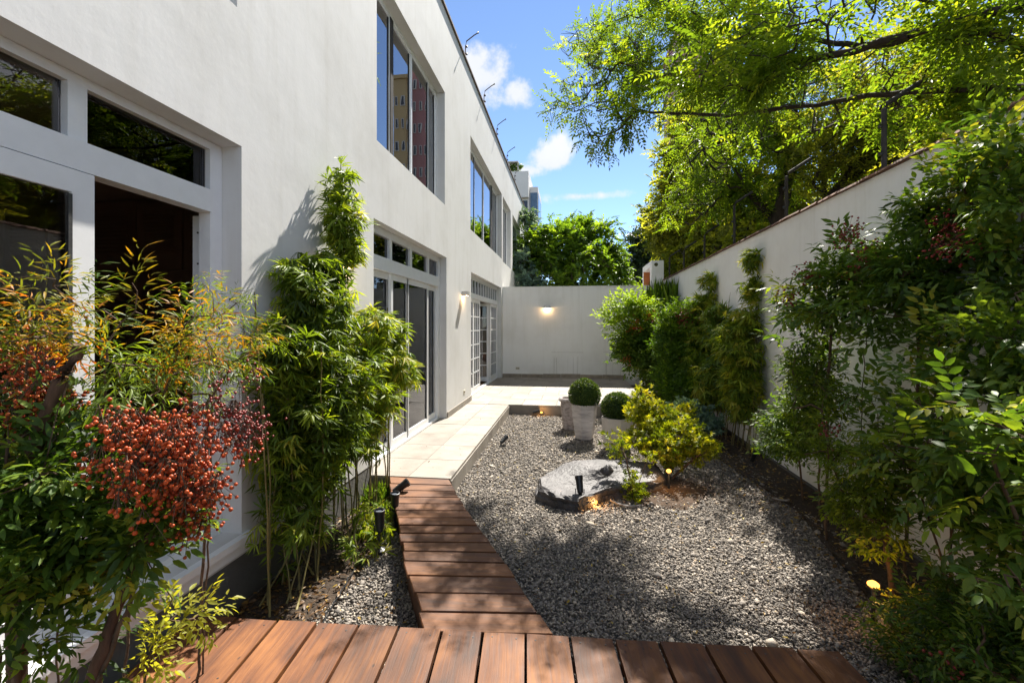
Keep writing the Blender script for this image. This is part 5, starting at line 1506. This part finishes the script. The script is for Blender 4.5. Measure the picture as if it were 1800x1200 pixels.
plant('climbing_shrub', 'lighter green shrub reaching up over the right wall in the upper right corner', 'shrub', (2.45, 3.0, 0),
      [[(2.45, 2.95, 0), (2.5, 3.0, 1.4), (2.5, 3.1, 2.3), (2.42, 3.2, 2.7)], [(2.4, 2.7, 0), (2.42, 2.75, 1.7), (2.4, 2.8, 2.6)], [(2.5, 3.1, 2.2), (2.45, 2.7, 2.33), (2.35, 2.5, 2.36)]],
      [(2.37, 2.9, 2.75, .20), (2.44, 3.2, 2.62, .24), (2.29, 2.7, 2.43, .15), (2.48, 3.5, 2.68, .20), (2.34, 2.8, 2.84, .13), (2.5, 3.3, 2.42, .2), (2.4, 2.85, 2.15, .18), (2.45, 3.0, 1.9, .15)],
      100, COMP, LW, M_['leaf_nand'], .165, M_['stem'], per=4, back=4, step=.07, r_tip=.0018, r_max=.014, xmax=XR, singles=300, tint=(.62, .2), jit=.02, tier=.2, droop=.0)
plant('leafy_shrub', 'deep green shrub filling the right edge behind the large leaved branches', 'shrub', (2.3, 2.6, 0),
      [[(2.2, 3.0, 0), (2.15, 2.9, .6), (2.05, 2.8, 1.3)], [(2.35, 2.5, 0), (2.3, 2.5, .9), (2.2, 2.5, 1.5)], [(2.2, 2.3, 0), (2.1, 2.3, .8), (2.0, 2.3, 1.3)]],
      [(2.05, 3.2, 1.33, .27), (2.04, 2.7, 1.40, .28), (2.15, 2.5, 1.60, .27), (1.98, 2.9, .95, .26), (1.98, 2.5, 1.02, .28), (2.0, 2.2, 1.20, .24), (2.3, 3.0, 1.7, .25), (2.3, 2.7, 1.95, .2), (2.1, 2.4, .7, .25), (1.95, 2.15, .85, .22)],
      125, COMP, LW, M_['leaf_dark'], .175, M_['stem'], per=4, back=4, step=.07, r_tip=.0016, r_max=.014, xmax=XR, singles=300, tint=(.52, .25), jit=.02, tier=.22)
plant('leafy_shrub', 'shrub with large pale glossy leaves in front at the right edge', 'shrub', (1.85, 2.1, 0),
      [[(2.0, 2.35, 0), (1.85, 2.3, .7), (1.66, 2.3, 1.2)], [(1.95, 2.0, 0), (1.8, 2.0, .8), (1.62, 2.0, 1.3)], [(1.8, 1.9, 0), (1.7, 1.85, .6), (1.55, 1.85, .95)]],
      [(1.58, 2.4, 1.29, .15), (1.62, 2.2, 1.38, .16), (1.60, 2.3, 1.13, .13), (1.56, 1.95, 1.38, .11), (1.45, 1.82, .92, .08), (1.56, 1.85, 1.15, .10), (1.72, 2.3, 1.2, .15), (1.7, 2.0, 1.05, .13)],
      48, SIMPLE, LW, M_['leaf_nand'], .165, M_['stem'], per=3, back=4, step=.06, r_tip=.002, r_max=.013, xmax=XR, singles=300, tint=(.62, .14), jit=.02)
plant('leafy_shrub', 'thick reddish stemmed shrub leaning left beside the small lit garden lamp', 'shrub', (2.05, 2.95, 0),
      [[(2.16, 2.85, 0), (2.06, 2.85, .5), (1.98, 2.95, .95), (1.95, 3.0, 1.25)], [(1.98, 3.1, 0), (1.92, 3.1, .6)]],
      [(1.86, 3.2, .80, .20), (1.92, 3.0, .55, .16), (1.95, 3.4, .6, .2), (1.92, 3.7, .9, .22), (1.95, 3.9, 1.2, .22), (1.85, 3.1, 1.0, .18), (2.0, 4.2, 1.45, .2)],
      170, COMP, LS, M_['leaf_bamboo'], .115, M_['stem'], per=4, back=4, step=.06, r_tip=.0016, r_max=.020, xmax=XR, singles=240, tint=(.35, .2), jit=.02)
plant('leafy_shrub', 'low dark ground hugging shrub in the bottom right corner beside the deck', 'shrub', (1.75, 2.1, 0),
      [[(1.8, 2.2, 0), (1.75, 2.2, .25)], [(1.7, 1.95, 0), (1.65, 1.95, .3)], [(1.9, 2.4, 0), (1.85, 2.4, .35)], [(1.62, 2.35, 0), (1.6, 2.35, .15)]],
      [(1.66, 2.2, .42, .18), (1.68, 1.95, .55, .18), (1.62, 2.35, .16, .08), (1.78, 2.70, .16, .12), (1.70, 2.55, .14, .10), (1.85, 2.35, .45, .22), (1.75, 2.6, .30, .16), (1.8, 2.0, .7, .2)],
      230, COMP, LS, M_['leaf_nand'], .10, M_['stem'], per=4, back=3, step=.05, r_tip=.0014, r_max=.008, xmax=XR, singles=300, tint=(.45, .25), jit=.02)
br, _, _, _ = plant('heavenly_bamboo', 'shrub with drooping light green leaves at the near end of the climbing plants', 'shrub', (2.3, 5.0, 0),
      [[(2.35, 5.0, 0), (2.3, 5.0, .5), (2.25, 4.95, .8)], [(2.3, 4.6, 0), (2.25, 4.5, .9), (2.15, 4.5, 1.3)]],
      [(2.2, 5.0, .70, .22), (2.2, 4.6, 1.15, .20), (2.15, 4.4, 1.40, .2), (2.05, 4.6, .85, .18), (2.3, 5.4, .55, .2)], 170, COMP, LS, M_['leaf_nand'], .14, M_['stem'], per=4, back=4, step=.07, r_tip=.0018, r_max=.010, xmax=XR, singles=120, tint=(.6, .16))
berries(br, [(2.08, 3.75, 2.48, .07), (2.14, 3.6, 2.30, .07), (1.95, 4.1, 2.20, .08), (2.32, 3.2, 2.42, .08), (1.78, 3.45, 1.08, .05), (1.86, 4.3, 2.05, .05), (2.22, 3.0, 2.28, .07), (2.1, 3.7, 2.2, .05), (1.50, 2.08, .45, .04)], 640, .0085, M_['berry_dk'], xmax=XR)
def climber(label, base, blobs, n, size=.12, mat='leaf_bamboo', tint=(.62, .25)):
    cs = []
    for k in range(9):
        x0 = base[0] + random.uniform(-.22, .12); y0 = base[1] + random.uniform(-.35, .35)
        cs.append([(min(x0, RX - .05), y0, 0), (min(x0 + .1, RX - .04), y0 + random.uniform(-.1, .1), .9), (min(x0 + .2, RX - .05), base[2] + random.uniform(-.15, .15), random.uniform(1.6, 2.5))])
    return bamboo(label, cs, blobs, n, 0, size=size, xmax=XR, per=5, tint=tint, mat=mat)
climber('nearer bamboo column climbing the right wall almost to the coping', (2.45, 6.9, 7.0),
        [(2.60, 7.0, 2.78, .13), (2.58, 7.0, 2.39, .20), (2.5, 7.0, 1.9, .26), (2.40, 6.9, 1.45, .30), (2.38, 6.85, 1.0, .28), (2.40, 7.1, 1.65, .28), (2.35, 6.8, .7, .2)], 420, size=.15)
climber('farther bamboo column climbing the right wall', (2.45, 8.8, 9.0),
        [(2.58, 9.0, 2.66, .18), (2.52, 9.0, 2.2, .28), (2.42, 8.8, 1.6, .36), (2.42, 9.2, 1.93, .30), (2.34, 8.5, 1.05, .38), (2.3, 8.0, .7, .30)], 440, size=.17, tint=(.68, .24))
climber('dark bamboo filling the gap between the two climbing columns', (2.45, 7.8, 7.9), [(2.5, 7.9, 1.6, .3), (2.4, 7.8, 1.1, .32), (2.45, 8.2, 2.0, .2)], 240, size=.15, mat='leaf_dark')
nb, _, _, _ = plant('heavenly_bamboo', 'lime leaved shrub with thin dark stems in front of the end wall', 'shrub', (1.6, 10.4, .1),
      [[(1.7, 10.3, .1), (1.5, 10.4, 1.2), (1.25, 10.5, 2.0)], [(1.75, 10.3, .1), (1.6, 10.4, 1.4), (1.5, 10.5, 2.1)], [(1.8, 10.2, .1), (1.75, 10.3, 1.5), (1.72, 10.4, 2.0)]],
      [(1.15, 10.5, 2.15, .36), (1.55, 10.5, 2.05, .34), (.88, 10.5, 1.95, .2), (1.50, 10.3, 2.4, .2), (1.25, 10.4, 1.7, .2), (1.0, 10.5, 1.6, .15)], 80, COMP, L0, M_['leaf_bright'], .24, M_['stem'], per=4, back=4, step=.12, r_tip=.004, r_max=.02, tint=(.95, .15), jit=.05, tier=.2, droop=0)
nb2, _, _, _ = plant('heavenly_bamboo', 'darker low shrub below the lime leaved shrub in front of the end wall', 'shrub', (1.75, 10.0, .1),
      [[(1.8, 10.1, .1), (1.6, 10.2, .9)], [(1.9, 9.9, .1), (1.85, 10.0, .9)]], [(1.40, 10.3, 1.2, .38), (1.86, 10.0, 1.0, .45), (1.3, 10.4, 1.45, .24), (1.75, 10.3, 1.6, .3)],
      200, COMP, L0, M_['leaf_nand'], .22, M_['stem'], per=5, back=4, step=.12, r_tip=.003, r_max=.016, tint=(.5, .18), jit=.05)
berries(nb2, [(1.40, 10.2, 1.72, .14), (1.75, 10.2, 2.0, .10), (1.8, 10.1, 1.4, .08), (1.2, 10.2, 1.1, .06)], 260, .014, M_['berry'], stalks=False)
nb3, _, _, _ = plant('heavenly_bamboo', 'full green shrub with a few red berries left of the farther climbing bamboo', 'shrub', (2.1, 9.0, 0),
      [[(2.1, 9.0, 0), (2.15, 9.1, 1.0), (2.2, 9.2, 1.7)], [(2.2, 8.9, 0), (2.3, 9.0, 1.5)]],
      [(2.16, 9.3, 1.80, .42), (2.36, 9.0, 1.5, .32), (1.95, 9.2, 1.37, .38), (2.10, 8.8, 1.0, .40), (1.86, 8.6, .62, .32), (1.98, 8.2, .55, .3)],
      430, COMP, L0, M_['leaf_bright'], .20, M_['stem'], per=5, back=4, step=.1, r_tip=.003, r_max=.018, xmax=XR, tint=(.35, .2), jit=.05)
berries(nb3, [(2.1, 8.9, 1.95, .10), (2.3, 8.9, 1.9, .08), (2.0, 8.8, 1.0, .07)], 170, .014, M_['berry_dk'], stalks=False)
hg = empty('horsetail_clump', (2.5, 12.6, .05), 'upright clump of fine dark green reed stems by the white pillar', 'plant')
n = 900; ps = np.stack([rng.normal(2.45, .14, n), rng.normal(12.6, .4, n), np.full(n, 1.1)], -1)
leaves(hg, 'stalks', leaf_shape(w=.022, bend=.03, lod=1), [ps, np.stack([rng.normal(0, .07, n), rng.normal(0, .1, n), np.ones(n)], -1), rng.normal(0, 1, (n, 3)), rng.uniform(1.1, 2.0, n), rng.normal(.4, .15, n)], M_['leaf_bright'], xmax=XR)
mb = MB(); mb.box(2.2, 2.66, 12.0, 13.2, -.05, 1.15); mb.build('planter_box', M_['stone_dark'], hg, loc=(-2.5, -12.6, -.05))
blu, _, _, _ = plant('blue_shrub', 'small blue green shrub behind the golden shrub', 'shrub', (1.8, 7.2, 0), [[(1.8, 7.2, 0), (1.8, 7.2, .25)]],
      [(1.84, 7.2, .44, .22), (1.70, 7.2, .50, .18), (1.95, 7.0, .3, .18)], 110, TUFT, L0, M_['leaf_blue'], .13, M_['stem'], per=4, back=3, step=.06, r_tip=.002, r_max=.006)

# golden shrub on the mound, in two bushes
plant('golden_shrub', 'golden yellow green shrub with layered branches on the brown soil mound', 'shrub', (1.08, 5.35, .05),
      [[(1.08, 5.33, .03), (1.07, 5.35, .2), (1.15, 5.4, .35)], [(1.05, 5.36, .03), (.92, 5.4, .25), (.8, 5.5, .38)], [(1.1, 5.34, .03), (1.28, 5.35, .22), (1.4, 5.35, .32)]],
      [(.90, 5.9, .92, .11), (.85, 5.9, .70, .16), (1.1, 5.8, .64, .20), (.91, 5.6, .50, .24), (1.26, 5.5, .52, .26), (1.44, 5.4, .42, .16), (1.05, 5.4, .42, .24), (1.42, 5.9, .78, .07), (.66, 5.5, .46, .12), (1.0, 5.85, .78, .12), (1.55, 5.35, .46, .08)],
      420, TUFT, leaf_shape(w=.4, lod=1), M_['leaf_azalea'], .085, M_['stem'], per=4, back=4, step=.05, r_tip=.0022, r_max=.014, tint=(.5, .22), singles=200, shell=.5)
plant('golden_shrub', 'small sparse shrub with thin stems standing in front of the boulder', 'shrub', (.62, 4.78, .03),
      [[(.62, 4.78, .02), (.60, 4.8, .2), (.56, 4.85, .42), (.52, 5.0, .52)], [(.62, 4.78, .02), (.75, 4.85, .35)]],
      [(.61, 4.8, .10, .09), (.60, 4.8, .25, .07), (.52, 5.0, .52, .07), (.42, 5.1, .55, .07), (.7, 4.85, .06, .07), (.75, 4.9, .40, .06), (.46, 5.0, .40, .04)], 48, TUFT, leaf_shape(w=.45, lod=1), M_['leaf_azalea'], .075, M_['stem'], per=3, back=2, step=.04, r_tip=.0022, r_max=.008, tint=(.3, .18), singles=150)

# ------------------------------------------------------------------ pots with clipped balls
def ball(parent, c, r, seed):
    n = 5200; v = norm(rng.normal(0, 1, (n, 3))); v[:, 2] = np.where(v[:, 2] < -.55, -v[:, 2], v[:, 2])
    lump = 1 + .03 * np.sin(v[:, 0] * 5 + seed) * np.cos(v[:, 1] * 6) 
    P = np.array(c) + v * (r * rng.uniform(.86, 1.0, n) * lump)[:, None]
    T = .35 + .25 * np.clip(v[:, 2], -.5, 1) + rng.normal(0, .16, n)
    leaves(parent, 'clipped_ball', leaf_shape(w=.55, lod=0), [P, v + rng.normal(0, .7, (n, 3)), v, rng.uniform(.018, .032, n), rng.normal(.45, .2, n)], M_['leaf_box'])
    V, F = ICO2
    o = bpy.data.objects.new('ball_core', np_mesh('ball_core', V * r * .88, F, M_['leaf_box'], True, np.full(len(V), .1))); o.location = Vector(c) - parent.location; link(o, parent)
def pot(loc, sides, r0, r1, h, mat, label, rough=0, rim=False, rot=0, ballr=None):
    t = empty('plant_pot', loc, label, 'plant pot', 'stone plant pots on the gravel')
    nz = 14; n = sides * 6 if sides <= 10 else sides; V = []; F = []
    for i in range(nz + 1):
        f = i / nz; R = r0 + (r1 - r0) * (f ** .8)
        for k in range(n):
            a = 2 * math.pi * k / n + rot
            if sides <= 10:
                sa = 2 * math.pi / sides; q = ((a - rot) % sa) - sa / 2; rr = R * math.cos(sa / 2) / math.cos(q)
            else: rr = R
            rr *= 1 + rough * (.5 * math.sin(f * 60 + 2 * math.sin(a * 4)) * .4 + random.uniform(-.5, .5))
            V.append((rr * math.cos(a), rr * math.sin(a), f * h))
    if rim:
        for f, e in ((.0, .03), (.5, .04), (1, .02)):
            for k in range(n):
                a = 2 * math.pi * k / n + rot; rr = r1 + e; V.append((rr * math.cos(a), rr * math.sin(a), h + f * .05))
    rings = nz + 1 + (3 if rim else 0); top = h + (.05 if rim else 0)
    for k in range(n):
        a = 2 * math.pi * k / n + rot; rr = r1 * .86
        if sides <= 10:
            sa = 2 * math.pi / sides; q = ((a - rot) % sa) - sa / 2; rr = rr * math.cos(sa / 2) / math.cos(q)
        V.append((rr * math.cos(a), rr * math.sin(a), top))
    for k in range(n):
        a = 2 * math.pi * k / n + rot; V.append((r1 * .8 * math.cos(a), r1 * .8 * math.sin(a), top - .06))
    rings += 2
    for i in range(rings - 1):
        for k in range(n):
            j = (k + 1) % n; F.append((i * n + k, i * n + j, (i + 1) * n + j, (i + 1) * n + k))
    F.append(tuple(reversed(range(n)))); F.append(tuple((rings - 1) * n + k for k in range(n)))
    o = MB().add(V, F).build('pot_body', M_[mat], t); smooth_angle(o, 28)
    mb = MB(); mb.lathe([(r0 * .96, -.012), (r0 * 1.06, .0), (r0 * 1.05, .018)], 24); mb.build('saucer', M_['rock'], t)
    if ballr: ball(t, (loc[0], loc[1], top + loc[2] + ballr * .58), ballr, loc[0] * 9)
    return t
pot((-.03, 7.95, .0), 24, .115, .165, .50, 'pot_rough', 'rough pitted stone pot with rolled rim and no plant, leftmost of the three pots', rough=.05, rim=True)
pot((.20, 7.30, .0), 6, .135, .215, .56, 'pot_ridge', 'tall tapering ridged stone pot holding a clipped box ball, middle of the three', rough=.035, rot=.25, ballr=.25)
pot((.66, 6.78, .0), 8, .185, .235, .47, 'pot_smooth', 'smooth faceted concrete pot holding a clipped box ball, rightmost of the three', rough=0, rot=.12, ballr=.225)

# ------------------------------------------------------------------ boulder
def boulder():
    top = [(-.34, 4.90), (-.16, 5.16), (.02, 5.34), (.30, 5.44), (.62, 5.47), (.92, 5.40), (1.0, 5.12), (.84, 4.94), (.60, 4.84), (.34, 4.72), (.08, 4.46), (-.12, 4.50), (-.30, 4.66)]
    hz = [.86 * v for v in [.20, .24, .265, .275, .27, .26, .22, .20, .185, .18, .165, .17, .18]]
    c = Vector((.30, 4.98)); m = len(top); sub = 5; n = m * sub
    def pt(i):
        a = (i // sub) % m; f = (i % sub) / sub
        return Vector(top[a]).lerp(Vector(top[(a + 1) % m]), f), hz[a] * (1 - f) + hz[(a + 1) % m] * f
    # rough broken side rising to a crisp rim, then a flat layered top
    spec = [(1.10, 0, -.05), (1.09, .15, 0), (1.075, .42, 0), (1.05, .50, 0), (1.045, .78, 0), (1.01, .93, 0), (.975, .985, 0), (.90, 1.01, 0), (.76, 1.02, 0), (.62, 1.02, 0), (.46, 1.02, 0), (.3, 1.02, 0), (.1, 1.02, 0)]
    r = random.Random(4); V = []
    jit = [[r.uniform(-1, 1) for _ in range(n)] for _ in spec]
    for k, (sc, hf, z0) in enumerate(spec):
        for i in range(n):
            p, h = pt(i); q = c + (p - c) * sc
            d = (p - c).normalized()
            a0, f0 = (i // 4) * 4 % n, (i % 4) / 4
            lump = jit[k // 2][a0] * (1 - f0) + jit[k // 2][(a0 + 4) % n] * f0
            if k < 7: q += d * (.022 * lump + .004 * jit[k][i])
            z = z0 + h * hf
            if k > 5: z += .0025 * jit[k][i] * (k < 12) + .012 * math.sin(q.x * 7 + 1) * math.cos(q.y * 6)
            elif 0 < k < 6: z += .012 * jit[k][i]
            dd = math.hypot((q.x - .10) / .26, (q.y - 4.74) / .10)
            if k >= 6: z -= .035 * math.exp(-dd * dd)
            V.append((q.x, q.y, z))
    F = []
    for k in range(len(spec) - 1):
        for i in range(n):
            j = (i + 1) % n
            F.append((k * n + i, k * n + j, (k + 1) * n + j)); F.append((k * n + i, (k + 1) * n + j, (k + 1) * n + i))
    F.append(tuple((len(spec) - 1) * n + i for i in range(n)))
    o = MB().add(V, F).build('boulder', M_['rock']); smooth_angle(o, 24)
    return tag(o, 'large flat topped grey boulder lying in the gravel beside the golden shrub', 'boulder')
boulder()
def rock(loc, s, label):
    V, F = ICO2
    W = V * (1 + .18 * np.sin(V[:, [1, 2, 0]] * 4 + 1)) * np.array(s) + rng.normal(0, .004, V.shape)
    o = bpy.data.objects.new('stone', np_mesh('stone', W, F, M_['rock'], False)); o.location = loc; link(o)
    return tag(o, label, 'stone')
rock((.37, 4.93, .255), (.065, .05, .055), 'small dark stone resting on the boulder')

# ------------------------------------------------------------------ garden lights
def spot(loc, tilt, az, label, h=.26, lit=False, name='garden_spotlight', energy=4, scale=1.0):
    t = empty(name, loc, label, 'garden light', 'black spike mounted garden lights')
    t.scale = (scale,) * 3
    mb = MB(); mb.lathe([(.008, -.04), (.012, 0), (.045, .0), (.047, .018), (.03, .026), (.013, .035), (.012, h * .45)], 12); mb.build('stake', M_['black'], t, smooth=False)
    hd = MB(); hd.lathe([(.016, -.06), (.030, -.045), (.034, .0), (.036, .07), (.041, .085), (.041, .11), (.034, .112), (.031, .098), (.0305, .095)], 16)
    o = hd.build('lamp_head', M_['black'], t, loc=(0, 0, h * .45 + .07)); o.rotation_euler = (tilt, 0, az); smooth_angle(o, 30)
    g = MB(); g.lathe([(.0305, .0), (.0305, .003)], 14, (0, 0, .094)); g.build('lens', M_['bulb'] if lit else M_['lens_off'], o)
    br = MB(); br.tube([(-.04, 0, h * .40), (-.042, 0, h * .45 + .06)], .005, 5); br.tube([(.04, 0, h * .40), (.042, 0, h * .45 + .06)], .005, 5); br.tube([(-.04, 0, h * .40), (.04, 0, h * .40)], .005, 5); br.build('bracket', M_['black'], t)
    return t
M_['lens_off'] = surface('lamp_lens', [(.3, (.12, .14, .17)), (.7, (.2, .22, .26))], rough=.15, bump=0)
spot((-1.50, 3.42, .02), .05, 0, 'upright black garden spotlight nearest the deck on the left gravel', h=.30, scale=1.05)
spot((-1.56, 3.88, .02), .12, .5, 'upright black garden spotlight, middle of three beside the walkway', h=.26)
spot((-1.66, 4.22, .02), 1.0, 2.0, 'tilted black garden spotlight nearest the terrace beside the bamboo', h=.30)
spot((.08, 4.56, .0), -.5, .2, 'black garden spotlight on a stake in front of the boulder', h=.28)
spot((-1.02, 6.72, -.03), 1.1, 2.6, 'small black spotlight lying low on the gravel by the terrace edge', h=.12, scale=.9)
spot((-.72, 9.05, -.02), 1.35, 1.57, 'small dark spotlight under the far terrace step', h=.10, scale=.9)
spot((2.28, 6.12, .0), .4, .4, 'small dark spotlight at the foot of the climbing bamboo', h=.16, scale=.8)
def glow_lamp(loc, h, label, energy, r=.03, dirn=None):
    t = empty('stake_lamp', loc, label, 'garden light', 'small lit garden lamps')
    mb = MB(); mb.lathe([(.008, -.04), (.011, 0), (.011, h), (.022, h + .004), (.024, h + .012)], 10); mb.build('stake', M_['black'], t)
    mb = MB(); mb.lathe([(.012, 0), (r, .010), (r, .022), (.015, .034)], 12, (0, 0, h + .013)); mb.build('bulb', M_['bulb'], t, smooth=True)
    ld = bpy.data.lights.new('lamp_light', 'POINT'); ld.energy = energy; ld.color = (1, .50, .16); ld.shadow_soft_size = .02
    lo = bpy.data.objects.new('lamp_light', ld); lo.location = (0, -.045, h + .04); COL.objects.link(lo); lo.parent = t
glow_lamp((1.02, 5.00, .06), .17, 'small lit lamp on a thin stake under the golden shrub', .9, .026)
glow_lamp((.235, 4.60, .0), .015, 'small lit lamp glowing low against the side of the boulder', .8, .018)
glow_lamp((1.77, 2.95, .0), .24, 'lit orange lamp among the shrubs at lower right', .7, .030)
glow_lamp((-.60, 9.07, .0), .04, 'small lit lamp against the riser of the far terrace step', .6, .026)

# cable on the left gravel and by the boulder
mb = MB(); pts = [(-1.52, 3.36, .03), (-1.56, 3.2, .035), (-1.55, 3.0, .04), (-1.50, 2.8, .04), (-1.49, 2.62, .04), (-1.45, 2.45, .035), (-1.36, 2.28, .03)]
fine = []
for i in range(len(pts) - 1):
    for k in range(6): fine.append(tuple(Vector(pts[i]).lerp(Vector(pts[i + 1]), k / 6) + Vector((.008 * math.sin(i * 3 + k), 0, .002 * math.sin(k * 2)))))
o = mb.tube(fine, .0045, 6).build('power_cable', M_['black']); tag(o, 'thin black cable snaking over the gravel from the spotlight to the deck', 'cable')
mb = MB(); fine = [(.08 + .14 * math.sin(t), 4.55 - .05 * t * .6, .03 + .07 * math.sin(t) ** 2) for t in [k * .25 for k in range(-8, 9)]]
o = mb.tube(fine, .004, 6).build('power_cable', M_['black']); tag(o, 'short black cable looped round the spotlight in front of the boulder', 'cable')
# curved strip of bark and a pale leaf sheath
def strip(pts, w, label, mat):
    V = []; F = []
    for i, p in enumerate(pts):
        f = i / (len(pts) - 1); ww = w * math.sin(math.pi * min(1, f * .9 + .1)) + .002
        V += [(p[0], p[1] - ww, p[2] + .012), (p[0], p[1], p[2]), (p[0], p[1] + ww, p[2] + .014), (p[0], p[1], p[2] - .004)]
    for i in range(len(pts) - 1):
        for k in range(4): F.append((i * 4 + k, i * 4 + (k + 1) % 4, (i + 1) * 4 + (k + 1) % 4, (i + 1) * 4 + k))
    F += [(3, 2, 1, 0), tuple((len(pts) - 1) * 4 + k for k in range(4))]
    o = MB().add(V, F).build('bark_strip', mat); tag(o, label, 'bark')
M_['pale_bark'] = surface('pale_bark', [(.3, (.25, .21, .19)), (.7, (.46, .42, .38))], scale=20, rough=.7)
strip([(.38, 4.62, .06), (.45, 4.57, .045), (.52, 4.55, .035), (.60, 4.56, .03), (.68, 4.59, .035)], .014, 'curved grey strip of bark in front of the boulder', M_['pale_bark'])
strip([(2.02, 4.93, .04), (2.08, 4.90, .035), (2.14, 4.90, .03), (2.18, 4.92, .035)], .022, 'pale curled sheath on the gravel near the right planting', M_['pale_bark'])
# fallen leaves
n = 2400
x = rng.uniform(-2.05, 2.4, n); yv = rng.uniform(2.3, 9, n)
ok = ~((x < -1.24) & (yv > 4.6)) & ~inside_walk(x, yv)
x, yv = x[ok], yv[ok]; n = len(x)
fl = empty('ground', (0, 0, 0)); bpy.data.objects.remove(fl)
P = np.stack([x, yv, .022 + mound_h(x, yv) + rng.uniform(0, .01, n)], -1)
V, F = leaf_shape(w=.45, fold=.12, bend=.1, lod=1)
def litter(P, smin, smax, tintv, name='fallen_leaves'):
    n = len(P); D = np.stack([rng.normal(0, 1, n), rng.normal(0, 1, n), rng.normal(0, .12, n)], -1); U = np.tile([0, 0, 1.], (n, 1)) + rng.normal(0, .3, (n, 3))
    R = frames(D, U); S = rng.uniform(smin, smax, n)
    W = P[:, None] + np.einsum('nij,mj->nmi', R, V) * S[:, None, None]
    FF = F[None] + (np.arange(n) * len(V))[:, None, None]
    o = bpy.data.objects.new(name, np_mesh(name, W.reshape(-1, 3), FF.reshape(-1, 3), M_['leaf_dead'], True, np.repeat(tintv, len(V)))); o['kind'] = 'stuff'; link(o)
litter(P, .010, .036, rng.beta(1.2, 1.8, n) * 1.1)
n = 1100; a = np.stack([rng.uniform(-2.1, -1.5, n), rng.uniform(2.3, 4.6, n), np.full(n, .035)], -1); litter(a, .015, .055, rng.beta(1.2, 4, n))
n = 1200; a = np.stack([rng.uniform(1.8, 2.6, n), rng.uniform(2.0, 9, n), np.full(n, .035)], -1); litter(a, .02, .06, rng.uniform(0, .8, n))
n = 40; a = np.stack([rng.uniform(-2.1, -1.3, n), rng.uniform(4.8, 9, n), np.full(n, .205)], -1); litter(a, .012, .026, rng.uniform(0, .7, n))
n = 50; a = np.stack([rng.uniform(.6, 1.5, n), rng.uniform(10.5, 14, n), np.full(n, .205)], -1); litter(a, .02, .05, rng.uniform(0, .6, n))
